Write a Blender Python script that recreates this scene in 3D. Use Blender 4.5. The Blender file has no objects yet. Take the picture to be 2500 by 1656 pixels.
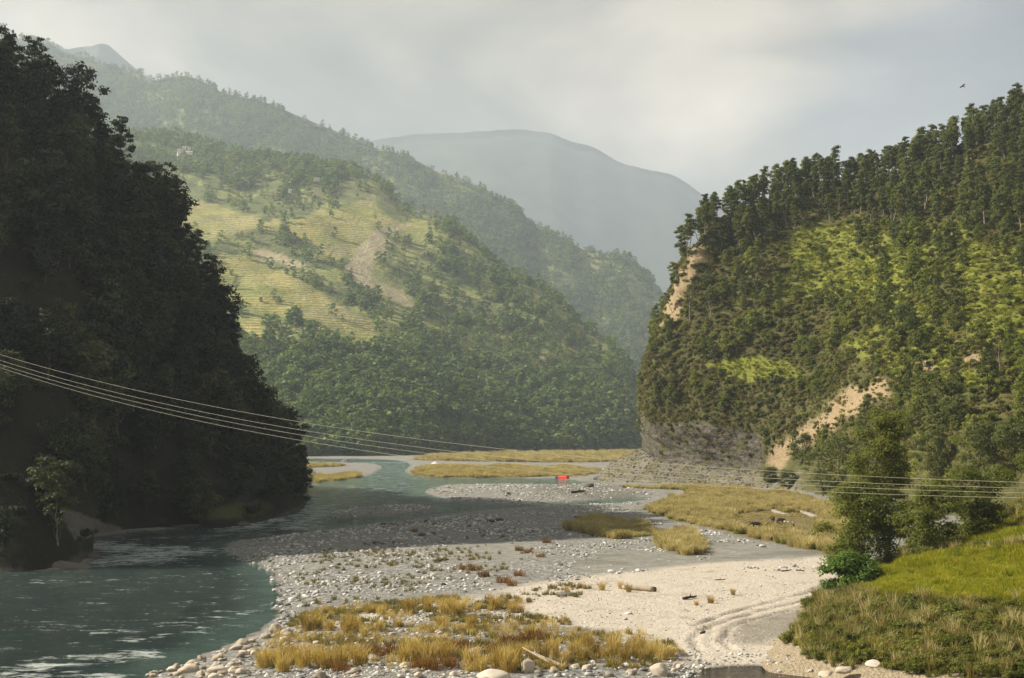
import bpy, bmesh, math, random
import numpy as np
from mathutils import Vector, Matrix

R = math.radians
rng = np.random.default_rng(7)
random.seed(7)
scene = bpy.context.scene
C = scene.collection

# ------------------------------------------------------------------ camera, sky, sun, exposure
FPX, CX, CY, HY, CAMZ = 3434.0, 1250.0, 828.0, 1056.0, 22.5      # photograph pixels (2500 x 1656)
PITCH = math.atan((HY - CY) / FPX)
cam = bpy.data.cameras.new('camera')
cam.sensor_width = 36.0
cam.lens = 36.0 * FPX / 2500.0
cam.clip_start, cam.clip_end = 0.5, 40000.0
camo = bpy.data.objects.new('camera', cam)
C.objects.link(camo)
camo.location = (0, 0, CAMZ)
camo.rotation_euler = (R(90) + PITCH, 0, 0)
scene.camera = camo

SUN_AZ, SUN_EL = 82.0, 37.0                  # degrees to the left of the view direction, degrees up
sun_dir = Vector((-math.sin(R(SUN_AZ)) * math.cos(R(SUN_EL)), math.cos(R(SUN_AZ)) * math.cos(R(SUN_EL)), math.sin(R(SUN_EL))))
sl = bpy.data.lights.new('sun', 'SUN')
sl.energy, sl.angle, sl.color = 5.0, R(0.6), (1.0, 0.905, 0.76)
so = bpy.data.objects.new('sun', sl)
C.objects.link(so)
so.rotation_euler = sun_dir.to_track_quat('Z', 'Y').to_euler()

world = bpy.data.worlds.new('World')
scene.world = world
world.use_nodes = True
wn, wl = world.node_tree.nodes, world.node_tree.links
wn.clear()
def WN(t, **k):
    n = wn.new(t)
    for a, b in k.items(): setattr(n, a, b)
    return n
sky = WN('ShaderNodeTexSky', sky_type='NISHITA', sun_disc=False)
sky.sun_elevation = R(SUN_EL)
sky.sun_rotation = R(-SUN_AZ)
sky.altitude = 400; sky.air_density = 1.0; sky.dust_density = 3.0
tc = WN('ShaderNodeTexCoord')
sep = WN('ShaderNodeSeparateXYZ'); wl.new(tc.outputs['Generated'], sep.inputs[0])
mp0 = WN('ShaderNodeMapping'); wl.new(tc.outputs['Generated'], mp0.inputs[0]); mp0.inputs[1].default_value = (-6.4, 2.9, 7.7); mp0.inputs[3].default_value = (1, 1, 2.0)
n1 = WN('ShaderNodeTexNoise'); wl.new(mp0.outputs[0], n1.inputs['Vector'])
n1.inputs['Scale'].default_value = 3.4; n1.inputs['Detail'].default_value = 8; n1.inputs['Roughness'].default_value = 0.5
n1.inputs['Distortion'].default_value = 0.5
n2 = WN('ShaderNodeTexNoise'); wl.new(mp0.outputs[0], n2.inputs['Vector'])
n2.inputs['Scale'].default_value = 1.7; n2.inputs['Detail'].default_value = 6; n2.inputs['Distortion'].default_value = 0.4
# cover: how much of the blue is hidden; shade: thick grey to thin bright cloud
cov = WN('ShaderNodeMapRange'); wl.new(n2.outputs[0], cov.inputs[0])
cov.inputs[1].default_value = 0.38; cov.inputs[2].default_value = 0.48; cov.inputs[3].default_value = 0.55; cov.inputs[4].default_value = 1.0
ramp = WN('ShaderNodeValToRGB'); wl.new(n1.outputs[0], ramp.inputs[0])
ramp.color_ramp.elements[0].position = 0.36; ramp.color_ramp.elements[0].color = (0.075, 0.076, 0.075, 1)
ramp.color_ramp.elements[1].position = 0.66; ramp.color_ramp.elements[1].color = (0.74, 0.64, 0.50, 1)
e = ramp.color_ramp.elements.new(0.5); e.color = (0.25, 0.232, 0.20, 1)
# the cloud deck thins towards the horizon
thin = WN('ShaderNodeMapRange'); wl.new(sep.outputs['Z'], thin.inputs[0]); thin.inputs[1].default_value = 0.02; thin.inputs[2].default_value = 0.32; thin.inputs[3].default_value = 1.75; thin.inputs[4].default_value = 0.5
cls = WN('ShaderNodeVectorMath', operation='SCALE'); wl.new(ramp.outputs[0], cls.inputs[0]); wl.new(thin.outputs[0], cls.inputs['Scale'])
skm = WN('ShaderNodeVectorMath', operation='SCALE'); wl.new(sky.outputs[0], skm.inputs[0]); skm.inputs['Scale'].default_value = 0.5
clm = WN('ShaderNodeVectorMath', operation='SCALE'); wl.new(cls.outputs[0], clm.inputs[0]); clm.inputs['Scale'].default_value = 8.0
mix = WN('ShaderNodeMix', data_type='RGBA'); wl.new(cov.outputs[0], mix.inputs[0]); wl.new(skm.outputs[0], mix.inputs[6]); wl.new(clm.outputs[0], mix.inputs[7])
bg = WN('ShaderNodeBackground'); wl.new(mix.outputs[2], bg.inputs[0]); bg.inputs[1].default_value = 0.10
wo = WN('ShaderNodeOutputWorld'); wl.new(bg.outputs[0], wo.inputs[0])

vs = scene.view_settings
vs.view_transform = 'Standard'; vs.look = 'None'; vs.gamma = 1.0; vs.exposure = 1.0; vs.use_curve_mapping = False
scene.cycles.use_denoising = True
scene.cycles.max_bounces = 6
scene.cycles.diffuse_bounces = 2
scene.cycles.glossy_bounces = 2
scene.cycles.transmission_bounces = 3
scene.cycles.transparent_max_bounces = 4
scene.cycles.volume_bounces = 1
scene.cycles.caustics_reflective = False
scene.cycles.caustics_refractive = False

# ------------------------------------------------------------------ picture pixel <-> place
fw = np.array([0, math.cos(PITCH), math.sin(PITCH)]); up = np.array([0, -math.sin(PITCH), math.cos(PITCH)])
def ray(px, py):
    return fw + np.array([(px - CX) / FPX, 0, 0]) + up * ((CY - py) / FPX)
def P(px, py, Y):
    d = ray(px, py); return np.array([0, 0, CAMZ]) + d * (Y / d[1])
def G(px, py, z=0.0):
    d = ray(px, py); return np.array([0, 0, CAMZ]) + d * ((z - CAMZ) / d[2])
def proj(p):
    q = p - np.array([0, 0, CAMZ]); dpt = q @ fw
    dpt = np.where(dpt < 1, 1, dpt)
    return CX + FPX * q[..., 0] / dpt, CY - FPX * (q @ up) / dpt
def poly(pts, z=0.0):
    return np.array([G(a, b, z)[:2] for a, b in pts])

# ------------------------------------------------------------------ numeric helpers
def _h(ix, iy, iz, s):
    n = (ix * 374761393 + iy * 668265263 + iz * 2147483647 % 1013904223 * (iz != 0) + s * 974634777).astype(np.int64)
    n = (n ^ (n >> 13)) * 1274126177 & 0x7fffffff
    n = (n ^ (n >> 16)) & 0x7fffffff
    return n / float(0x7fffffff)
def vnoise(x, y, s=0):
    xi, yi = np.floor(x).astype(np.int64), np.floor(y).astype(np.int64)
    fx, fy = x - xi, y - yi
    fx, fy = fx * fx * (3 - 2 * fx), fy * fy * (3 - 2 * fy)
    z0 = np.zeros_like(xi)
    a, b = _h(xi, yi, z0, s), _h(xi + 1, yi, z0, s)
    c, d = _h(xi, yi + 1, z0, s), _h(xi + 1, yi + 1, z0, s)
    return (a + (b - a) * fx) * (1 - fy) + (c + (d - c) * fx) * fy
def fbm(x, y, s=0, o=4, g=0.5):
    v, a, t = 0, 1.0, 0
    for k in range(o):
        v = v + a * (vnoise(x * 2 ** k + 17.3 * k, y * 2 ** k - 9.1 * k, s + k) * 2 - 1); t += a; a *= g
    return v / t
def inside(poly_, x, y):
    r = np.zeros(x.shape, bool); n = len(poly_)
    for i in range(n):
        x0, y0 = poly_[i]; x1, y1 = poly_[(i + 1) % n]
        if y0 == y1: continue
        c = (y0 > y) != (y1 > y)
        r ^= c & (x < (x1 - x0) * (y - y0) / (y1 - y0) + x0)
    return r
def dist_line(pts, x, y, closed=False):
    d = np.full(x.shape, 1e18); n = len(pts)
    for i in range(n if closed else n - 1):
        ax, ay = pts[i]; bx, by = pts[(i + 1) % n]
        vx, vy = bx - ax, by - ay
        t = np.clip(((x - ax) * vx + (y - ay) * vy) / max(vx * vx + vy * vy, 1e-9), 0, 1)
        d = np.minimum(d, (x - ax - t * vx) ** 2 + (y - ay - t * vy) ** 2)
    return np.sqrt(d)
def sdf(pl, x, y):                       # negative inside
    d = dist_line(pl, x, y, True); return np.where(inside(pl, x, y), -d, d)
def smooth(a, b, v):
    t = np.clip((v - a) / (b - a), 0, 1); return t * t * (3 - 2 * t)
def chaikin(pts, n=2):
    p = np.array(pts, float)
    for _ in range(n):
        q = np.roll(p, -1, 0); p = np.stack([p * .75 + q * .25, p * .25 + q * .75], 1).reshape(-1, p.shape[1])
    return p
def crom(Cn, nu, nv):
    """bicubic Catmull-Rom surface through the control net Cn[rows][cols][3]"""
    Cn = np.array(Cn, float)
    def along(A, n):
        m = A.shape[0]; t = np.linspace(0, m - 1, n); i = np.minimum(t.astype(int), m - 2); f = (t - i)[:, None, None]
        p0, p1, p2, p3 = A[np.maximum(i - 1, 0)], A[i], A[i + 1], A[np.minimum(i + 2, m - 1)]
        return .5 * (2 * p1 + (p2 - p0) * f + (2 * p0 - 5 * p1 + 4 * p2 - p3) * f ** 2 + (3 * p1 - p0 - 3 * p2 + p3) * f ** 3)
    A = along(Cn, nu)
    return along(A.transpose(1, 0, 2), nv).transpose(1, 0, 2)
def grid_normals(S):
    du = np.gradient(S, axis=0); dv = np.gradient(S, axis=1)
    n = np.cross(dv, du); l = np.linalg.norm(n, axis=2, keepdims=True); n = n / np.maximum(l, 1e-9)
    return n

# ------------------------------------------------------------------ mesh helpers
def mesh_np(name, V, F, mat=None, smooth_=False, attrs=None):
    V = np.asarray(V, np.float32); F = np.asarray(F, np.int32)
    me = bpy.data.meshes.new(name)
    k = F.shape[1]
    me.vertices.add(len(V)); me.vertices.foreach_set('co', V.ravel())
    me.loops.add(F.size); me.loops.foreach_set('vertex_index', F.ravel())
    me.polygons.add(len(F)); me.polygons.foreach_set('loop_start', np.arange(0, F.size, k, dtype=np.int32))
    if smooth_: me.polygons.foreach_set('use_smooth', np.ones(len(F), bool))
    for an, (tp, data) in (attrs or {}).items():
        a = me.attributes.new(an, tp, 'POINT')
        a.data.foreach_set('vector' if tp == 'FLOAT_VECTOR' else 'color' if tp == 'FLOAT_COLOR' else 'value', np.asarray(data, np.float32 if tp != 'INT' else np.int32).ravel())
    me.update(calc_edges=True); me.validate()
    if mat: me.materials.append(mat)
    return me
def grid_faces(nu, nv):
    i, j = np.meshgrid(np.arange(nu - 1), np.arange(nv - 1), indexing='ij')
    a = (i * nv + j).ravel(); return np.stack([a, a + 1, a + nv + 1, a + nv], 1)
def obj(name, me, parent=None, loc=None, rot=None, sc=None):
    o = bpy.data.objects.new(name, me); C.objects.link(o)
    if parent is not None: o.parent = parent
    if loc is not None: o.location = loc
    if rot is not None: o.rotation_euler = rot
    if sc is not None: o.scale = (sc,) * 3 if np.isscalar(sc) else sc
    return o
def tag(o, label=None, cat=None, group=None, kind=None):
    for k, v in (('label', label), ('category', cat), ('group', group), ('kind', kind)):
        if v: o[k] = v
    return o
def bm_mesh(name, bm, mat, smooth_=False):
    me = bpy.data.meshes.new(name); bm.to_mesh(me); bm.free()
    if smooth_:
        for p in me.polygons: p.use_smooth = True
    me.materials.append(mat); return me
def box(bm, c, s, bevel=0.0):
    r = bmesh.ops.create_cube(bm, size=1, matrix=Matrix.Translation(c) @ Matrix.Diagonal((*s, 1)))
    if bevel:
        es = list({e for v in r['verts'] for e in v.link_edges})
        bmesh.ops.bevel(bm, geom=es, offset=bevel, segments=2, affect='EDGES')
def tube_np(paths, sides=6):
    """paths: list of (points[n,3], radii[n]) -> V, F quads"""
    Vs, Fs, off = [], [], 0
    for pts, rad in paths:
        pts = np.asarray(pts, float); n = len(pts)
        tan = np.gradient(pts, axis=0); tan /= np.maximum(np.linalg.norm(tan, axis=1, keepdims=True), 1e-9)
        ref = np.where(np.abs(tan[:, 2:3]) > .9, [[1., 0, 0]], [[0, 0, 1.]])
        a = np.cross(tan, ref); a /= np.linalg.norm(a, axis=1, keepdims=True); b = np.cross(tan, a)
        th = np.linspace(0, 2 * np.pi, sides, endpoint=False)
        ring = pts[:, None] + (a[:, None] * np.cos(th)[None, :, None] + b[:, None] * np.sin(th)[None, :, None]) * np.asarray(rad)[:, None, None]
        Vs.append(ring.reshape(-1, 3))
        i, j = np.meshgrid(np.arange(n - 1), np.arange(sides), indexing='ij'); jn = (j + 1) % sides
        Fs.append(np.stack([i * sides + j, i * sides + jn, (i + 1) * sides + jn, (i + 1) * sides + j], -1).reshape(-1, 4) + off)
        off += n * sides
    return np.concatenate(Vs), np.concatenate(Fs)

# ------------------------------------------------------------------ materials
def material(name):
    m = bpy.data.materials.new(name); m.use_nodes = True
    nt = m.node_tree; nt.nodes.clear()
    return m, nt
class N:
    def __init__(s, nt): s.nt = nt
    def __call__(s, t, ins=None, **k):
        n = s.nt.nodes.new(t)
        for a, b in k.items(): setattr(n, a, b)
        for a, b in (ins or {}).items():
            if hasattr(b, 'is_linked') or isinstance(b, bpy.types.NodeSocket): s.nt.links.new(b, n.inputs[a])
            else: n.inputs[a].default_value = b
        return n
    def mix(s, f, a, b, mode='MIX'):
        n = s.nt.nodes.new('ShaderNodeMix'); n.data_type = 'RGBA'; n.blend_type = mode
        for idx, v in ((0, f), (6, a), (7, b)):
            if isinstance(v, bpy.types.NodeSocket): s.nt.links.new(v, n.inputs[idx])
            else: n.inputs[idx].default_value = v if idx == 0 else ((*v, 1) if len(v) == 3 else v)
        return n.outputs[2]
    def math(s, op, a, b=0.0, clamp=False):
        n = s.nt.nodes.new('ShaderNodeMath'); n.operation = op; n.use_clamp = clamp
        for idx, v in ((0, a), (1, b)):
            if isinstance(v, bpy.types.NodeSocket): s.nt.links.new(v, n.inputs[idx])
            else: n.inputs[idx].default_value = v
        return n.outputs[0]
    def noise(s, vec, scale, detail=4, rough=.55, dist=0.0):
        n = s('ShaderNodeTexNoise', {'Vector': vec, 'Scale': scale, 'Detail': detail, 'Roughness': rough, 'Distortion': dist}); return n.outputs[0]
    def rng(s, v, a, b, c=0.0, d=1.0):
        return s('ShaderNodeMapRange', {0: v, 1: a, 2: b, 3: c, 4: d}).outputs[0]
    def attr(s, name):
        return s('ShaderNodeAttribute', attribute_name=name)
    def ramp(s, v, stops):
        n = s('ShaderNodeValToRGB', {0: v}); cr = n.color_ramp
        while len(cr.elements) < len(stops): cr.elements.new(.5)
        for el, (p, c) in zip(cr.elements, stops): el.position = p; el.color = (*c, 1)
        return n.outputs[0]
    def bump(s, h, strength, dist=1.0):
        return s('ShaderNodeBump', {'Height': h, 'Strength': strength, 'Distance': dist}).outputs[0]
    def out(s, sh): s('ShaderNodeOutputMaterial', {0: sh})
    def diff(s, col, nrm=None, rough=0.9, spec=0.2):
        i = {'Base Color': col, 'Roughness': rough, 'Specular IOR Level': spec}
        if nrm is not None: i['Normal'] = nrm
        return s('ShaderNodeBsdfPrincipled', i).outputs[0]

def leaf_mat(name, stops, trans=0.3, tcol=1.25, island=0.35, wscale=.10):
    m, nt = material(name); n = N(nt)
    oi = n('ShaderNodeObjectInfo'); geo = n('ShaderNodeNewGeometry'); tcx = n('ShaderNodeTexCoord')
    nz = n.noise(tcx.outputs['Object'], 0.35, 3)
    v = n.math('ADD', n.math('MULTIPLY', oi.outputs['Random'], 0.55), n.math('MULTIPLY', nz, 0.30))
    v = n.math('ADD', v, n.math('MULTIPLY', geo.outputs['Random Per Island'], island))
    patch = n.rng(n.noise(geo.outputs['Position'], wscale, 4, .6), .3, .7)
    v = n.math('ADD', v, n.math('MULTIPLY', patch, .55))
    v = n.math('MULTIPLY', v, 1.0 / (1.35 + island))
    col = n.ramp(v, stops)
    a = n.diff(col, None, 0.65, 0.25)
    b = n('ShaderNodeBsdfTranslucent', {0: n.mix(1.0, col, (tcol, tcol * 1.05, tcol * .55), 'MULTIPLY')}).outputs[0]
    n.out(n('ShaderNodeMixShader', {0: trans, 1: a, 2: b}).outputs[0])
    return m
M = {}
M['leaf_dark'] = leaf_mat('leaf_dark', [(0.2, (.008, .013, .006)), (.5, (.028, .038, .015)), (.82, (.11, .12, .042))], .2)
M['leaf_ridge'] = leaf_mat('leaf_ridge', [(0.1, (.048, .068, .018)), (.5, (.105, .125, .030)), (.9, (.195, .205, .045))], .40)
M['leaf_slope'] = leaf_mat('leaf_slope', [(0.1, (.075, .100, .020)), (.5, (.155, .180, .032)), (.9, (.265, .265, .050))], .42)
M['leaf_near'] = leaf_mat('leaf_near', [(0.15, (.055, .072, .014)), (.5, (.135, .155, .026)), (.85, (.29, .27, .045))], .44)
M['leaf_bright'] = leaf_mat('leaf_bright', [(0.1, (.06, .11, .018)), (.5, (.11, .18, .025)), (.9, (.18, .24, .035))], .38)
M['turf'] = leaf_mat('turf', [(0.1, (.11, .14, .020)), (.5, (.22, .24, .032)), (.9, (.36, .34, .06))], .42)
M['leaf_far'] = leaf_mat('leaf_far', [(0.1, (.045, .085, .034)), (.5, (.125, .185, .055)), (.9, (.290, .310, .080))], .36, island=.2)
M['leaf_dry'] = leaf_mat('leaf_dry', [(0.1, (.080, .070, .028)), (.5, (.150, .130, .045)), (.9, (.23, .20, .075))], .28)
M['straw'] = leaf_mat('straw', [(0.2, (.25, .17, .055)), (.5, (.50, .355, .125)), (.85, (.68, .55, .26))], .38, 1.1, wscale=.25)
M['straw_field'] = leaf_mat('straw_field', [(0.2, (.24, .195, .085)), (.5, (.46, .375, .175)), (.85, (.66, .565, .32))], .35, 1.1, wscale=.12)
M['russet'] = leaf_mat('russet', [(0.05, (.10, .045, .015)), (.5, (.20, .095, .028)), (.95, (.30, .16, .05))], .3, 1.1)
M['rice'] = leaf_mat('rice', [(0.2, (.13, .17, .014)), (.5, (.31, .31, .024)), (.95, (.52, .43, .06))], .45, 1.2, wscale=.22)
M['weed'] = leaf_mat('weed', [(0.05, (.075, .095, .018)), (.5, (.15, .165, .030)), (.95, (.28, .25, .06))], .38)
M['sedge'] = leaf_mat('sedge', [(0.05, (.10, .09, .030)), (.5, (.20, .165, .050)), (.95, (.34, .26, .085))], .3)

def bark_mat(name, a, b):
    m, nt = material(name); n = N(nt); t = n('ShaderNodeTexCoord')
    mp = n('ShaderNodeMapping', {0: t.outputs['Object'], 3: (4, 4, .7)}).outputs[0]
    nz = n.noise(mp, 2.0, 5)
    n.out(n.diff(n.mix(n.rng(nz, .35, .65), a, b), n.bump(nz, .6, .05))); return m
M['bark'] = bark_mat('bark', (.055, .042, .030), (.14, .11, .08))
M['bark_pale'] = bark_mat('bark_pale', (.16, .13, .10), (.34, .29, .23))

def stone_mat(name, stops, bumpd=.05):
    m, nt = material(name); n = N(nt); t = n('ShaderNodeTexCoord'); oi = n('ShaderNodeObjectInfo')
    nz = n.noise(t.outputs['Object'], 2.2, 6, .6)
    v = n.math('ADD', n.math('MULTIPLY', oi.outputs['Random'], .65), n.math('MULTIPLY', nz, .35))
    n.out(n.diff(n.ramp(v, stops), n.bump(n.noise(t.outputs['Object'], 7, 5, .65), .5, bumpd), .85, .25)); return m
M['cobble'] = stone_mat('cobble', [(.12, (.07, .07, .066)), (.34, (.26, .255, .24)), (.58, (.50, .49, .46)), (.88, (.76, .74, .69))])
M['boulder_warm'] = stone_mat('boulder_warm', [(.1, (.24, .20, .155)), (.45, (.42, .36, .28)), (.9, (.62, .55, .45))])
M['boulder_dark'] = stone_mat('boulder_dark', [(.1, (.045, .042, .038)), (.5, (.09, .083, .072)), (.9, (.15, .135, .115))])
M['ledge'] = stone_mat('ledge', [(.1, (.085, .075, .064)), (.5, (.15, .13, .11)), (.9, (.25, .22, .19))], .3)

def plain(name, col, rough=.7, metal=0.0, var=.15, scale=3.0, spec=.4):
    m, nt = material(name); n = N(nt); t = n('ShaderNodeTexCoord')
    nz = n.noise(t.outputs['Object'], scale, 5)
    c = n.mix(n.rng(nz, .3, .7), tuple(x * (1 - var) for x in col), tuple(min(1, x * (1 + var)) for x in col))
    b = n('ShaderNodeBsdfPrincipled', {'Base Color': c, 'Roughness': rough, 'Metallic': metal, 'Specular IOR Level': spec})
    n.out(b.outputs[0]); return m
M['wood_grey'] = plain('wood_grey', (.36, .29, .21), .9, var=.35, scale=6)
M['wood_dark'] = plain('wood_dark', (.07, .055, .045), .9, var=.4, scale=6)
M['cable'] = plain('cable', (.36, .34, .25), .5, .0)
M['tarp'] = plain('tarp', (.78, .075, .035), .6)
M['truck_blue'] = plain('truck_blue', (.05, .12, .26), .35)
M['truck_dark'] = plain('truck_dark', (.035, .033, .03), .6)
M['truck_wood'] = plain('truck_wood', (.16, .06, .045), .7)
M['rubber'] = plain('rubber', (.025, .024, .022), .85)
M['rim'] = plain('rim', (.45, .43, .38), .45, .6)
M['glass'] = plain('glass', (.03, .04, .05), .08, spec=.8)
M['lamp_glass'] = plain('lamp_glass', (.7, .68, .6), .2)
M['skin'] = plain('skin', (.20, .115, .075), .6)
M['hair'] = plain('hair', (.012, .01, .01), .6)
M['shirt'] = plain('shirt', (.66, .66, .64), .85)
M['trousers'] = plain('trousers', (.045, .042, .055), .9)
M['hide_black'] = plain('hide_black', (.022, .019, .018), .6, var=.3)
M['hide_brown'] = plain('hide_brown', (.11, .065, .04), .7, var=.25)
M['horn'] = plain('horn', (.09, .08, .07), .5)
M['feather'] = plain('feather', (.045, .03, .022), .8)
M['whitewash'] = plain('whitewash', (.78, .76, .70), .8, var=.08)
M['tin'] = plain('tin', (.62, .64, .64), .35, .5)
M['slate'] = plain('slate', (.20, .19, .18), .7)
M['door_wood'] = plain('door_wood', (.12, .07, .04), .7)

# terrain materials: the colour patches are real ground cover carried as vertex attributes
def ground_mat():
    m, nt = material('riverbed'); n = N(nt); t = n('ShaderNodeTexCoord'); P_ = t.outputs['Object']
    c = n.attr('cover'); s = n('ShaderNodeSeparateColor', {0: c.outputs['Color']})
    gravel, damp, sand, grass = s.outputs[0], s.outputs[1], s.outputs[2], c.outputs['Alpha']
    big = n.noise(P_, .06, 5, .6); mid = n.noise(P_, .6, 5, .6); fine = n.noise(P_, 4.5, 4, .65)
    vor = n('ShaderNodeTexVoronoi', {'Vector': P_, 'Scale': 1.7, 'Randomness': 1.0}); vor2 = n('ShaderNodeTexVoronoi', {'Vector': P_, 'Scale': 4.0})
    silt = n.mix(n.rng(mid, .3, .7), (.17, .165, .14), (.30, .29, .25))
    stones = n.mix(n('ShaderNodeSeparateColor', {0: vor.outputs['Color']}).outputs[0], (.20, .198, .182), (.70, .685, .64))
    edge = n.rng(vor.outputs['Distance'], .05, .45, 1.0, .45)
    stones = n.mix(1.0, stones, n('ShaderNodeCombineColor', {0: edge, 1: edge, 2: edge}).outputs[0], 'MULTIPLY')
    gm = n.math('MULTIPLY', gravel, n.rng(n.math('ADD', n.math('MULTIPLY', mid, .6), n.math('MULTIPLY', big, .4)), .40, .56))
    col = n.mix(gm, silt, stones)
    sandc = n.mix(n.rng(fine, .3, .7), (.41, .36, .29), (.60, .54, .45))
    sandc = n.mix(n.rng(n.noise(P_, .22, 6, .65), .55, .72), sandc, (.34, .28, .20))
    col = n.mix(sand, col, sandc)
    grc = n.mix(n.rng(mid, .35, .65), (.12, .10, .045), (.22, .175, .08))
    col = n.mix(n.math('MULTIPLY', grass, n.rng(mid, .05, .35)), col, grc)
    wet = n.mix(n.rng(fine, .3, .7), (.075, .070, .055), (.125, .115, .09))
    col = n.mix(damp, col, wet)
    h = n.math('ADD', n.math('MULTIPLY', vor2.outputs['Distance'], -.4), fine)
    h = n.math('ADD', n.math('MULTIPLY', n.math('MULTIPLY', vor.outputs['Distance'], -1.0), gm), h)
    b = n('ShaderNodeBsdfPrincipled', {'Base Color': col, 'Roughness': n.rng(damp, 0, 1, .95, .55), 'Specular IOR Level': .25, 'Normal': n.bump(h, .55, .25)})
    n.out(b.outputs[0]); return m
def slope_mat(name, grass, grass2, soil, soil2, rock, rock2, scale=.12):
    """cover: R bare soil, G rock, B bright grass; the rest is rough undergrowth"""
    m, nt = material(name); n = N(nt); t = n('ShaderNodeTexCoord'); P_ = t.outputs['Object']
    c = n.attr('cover'); s = n('ShaderNodeSeparateColor', {0: c.outputs['Color']})
    big = n.noise(P_, scale, 6, .62); fine = n.noise(P_, scale * 9, 5, .65)
    base = n.mix(n.rng(big, .32, .68), grass[0], grass[1]); base = n.mix(n.rng(fine, .35, .7, 0, .6), base, grass[2])
    gr = n.mix(n.rng(fine, .3, .7), grass2[0], grass2[1])
    so_ = n.mix(n.rng(fine, .3, .7), soil, soil2)
    mp = n('ShaderNodeMapping', {0: P_, 2: (R(14), R(10), 0), 3: (.25, .25, 1.5)}).outputs[0]
    strata = n.math('ADD', n.math('MULTIPLY', n.noise(mp, scale * 5, 6, .65), .5), n.math('MULTIPLY', n.noise(P_, scale * 3.2, 8, .7, .6), .5))
    crack = n('ShaderNodeTexVoronoi', {'Vector': P_, 'Scale': scale * 3.0}, feature='DISTANCE_TO_EDGE').outputs[0]
    ro = n.mix(n.rng(strata, .40, .60), rock, rock2); ro = n.mix(n.rng(crack, .0, .05, .55, 0), ro, tuple(x * .35 for x in rock)); ro = n.mix(n.rng(n.noise(P_, scale * 1.3, 5, .65), .52, .62, 0, .75), ro, grass[1])
    tal = n.mix(n.rng(n.noise(P_, scale * 22, 4, .7), .35, .65), (.12, .11, .08), (.30, .275, .215)); tal = n.mix(n.rng(big, .42, .62, 0, .75), tal, (.16, .15, .065))
    so_ = n.mix(n.rng(strata, .5, .68, 0, .6), so_, tuple(x * .55 for x in soil))
    jit = n.math('MULTIPLY', n.math('SUBTRACT', big, .5), .9)
    def soft(v): return n.rng(n.math('ADD', v, n.math('MULTIPLY', jit, n.math('MULTIPLY', n.math('MULTIPLY', v, n.math('SUBTRACT', 1.0, v)), 4.0))), .3, .7)
    col = n.mix(soft(s.outputs[2]), base, gr); col = n.mix(soft(s.outputs[0]), col, so_); col = n.mix(soft(s.outputs[1]), col, ro); col = n.mix(soft(c.outputs['Alpha']), col, tal)
    h = n.math('ADD', n.math('MULTIPLY', strata, s.outputs[1]), fine)
    n.out(n.diff(col, n.bump(h, .8, 1.2), .95, .15)); return m
M['riverbed'] = ground_mat()
M['right_slope'] = slope_mat('right_slope', ((.045, .055, .018), (.10, .105, .032), (.16, .13, .055)), ((.13, .155, .024), (.24, .24, .045)),
                             (.25, .185, .105), (.44, .34, .205), (.045, .040, .031), (.19, .168, .13))
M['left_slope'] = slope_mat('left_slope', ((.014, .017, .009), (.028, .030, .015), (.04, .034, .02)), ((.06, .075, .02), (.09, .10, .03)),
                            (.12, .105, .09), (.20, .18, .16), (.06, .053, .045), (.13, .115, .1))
M['bank'] = slope_mat('bank', ((.045, .05, .014), (.095, .09, .025), (.13, .11, .04)), ((.20, .21, .018), (.32, .27, .03)),
                      (.42, .34, .22), (.62, .52, .37), (.25, .2, .14), (.4, .33, .24), .35)
def mountain_mat(name, terr=True):
    """cover: R bare pinkish soil, G golden terraces, B pale meadow; the rest is scrub and wood floor"""
    m, nt = material(name); n = N(nt); t = n('ShaderNodeTexCoord'); P_ = t.outputs['Object']
    c = n.attr('cover'); s = n('ShaderNodeSeparateColor', {0: c.outputs['Color']})
    big = n.noise(P_, .006, 6, .62); mid = n.noise(P_, .03, 6, .65); fine = n.noise(P_, .15, 4, .65)
    base = n.mix(n.rng(mid, .35, .65), (.075, .105, .040), (.18, .20, .075)); base = n.mix(n.rng(big, .45, .65, 0, .6), base, (.25, .235, .11))
    z = n('ShaderNodeSeparateXYZ', {0: P_}).outputs[2]
    zz = n.math('ADD', n.math('MULTIPLY', z, .25), n.math('MULTIPLY', mid, 2.2))
    st = n.math('FRACT', zz); lip = n.rng(n.math('ABSOLUTE', n.math('SUBTRACT', st, .5)), .12, .34, .0, 1.0)
    gold = n.mix(n.rng(n.noise(P_, .012, 5, .6), .38, .62), (.27, .275, .075), (.52, .43, .17))
    plots = n('ShaderNodeSeparateColor', {0: n('ShaderNodeTexVoronoi', {'Vector': n('ShaderNodeMapping', {0: P_, 3: (.35, .35, 1.6)}).outputs[0], 'Scale': .028}).outputs['Color']}).outputs[0]
    gold = n.mix(n.rng(plots, .1, .9, 0, .55), gold, (.21, .235, .075)); gold = n.mix(n.rng(plots, .75, .8, 0, .5), gold, (.42, .35, .20))
    gold = n.mix(n.rng(lip, 0, 1, .35, 1), (.12, .135, .045), gold)
    mead = n.mix(n.rng(mid, .3, .7), (.17, .20, .06), (.27, .28, .10)); mead = n.mix(n.math('MULTIPLY', lip, .4), mead, (.33, .32, .13))
    soil = n.mix(n.rng(fine, .3, .7), (.30, .26, .15), (.46, .39, .26))
    jit = n.math('MULTIPLY', n.math('SUBTRACT', mid, .5), 1.0)
    def soft(v): return n.rng(n.math('ADD', v, n.math('MULTIPLY', jit, n.math('MULTIPLY', n.math('MULTIPLY', v, n.math('SUBTRACT', 1.0, v)), 4.0))), .3, .7)
    col = n.mix(soft(s.outputs[2]), base, mead); col = n.mix(soft(s.outputs[1]), col, gold); col = n.mix(soft(s.outputs[0]), col, soil)
    n.out(n.diff(col, n.bump(n.math('ADD', mid, fine), .7, 6.0), .95, .1)); return m
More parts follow.
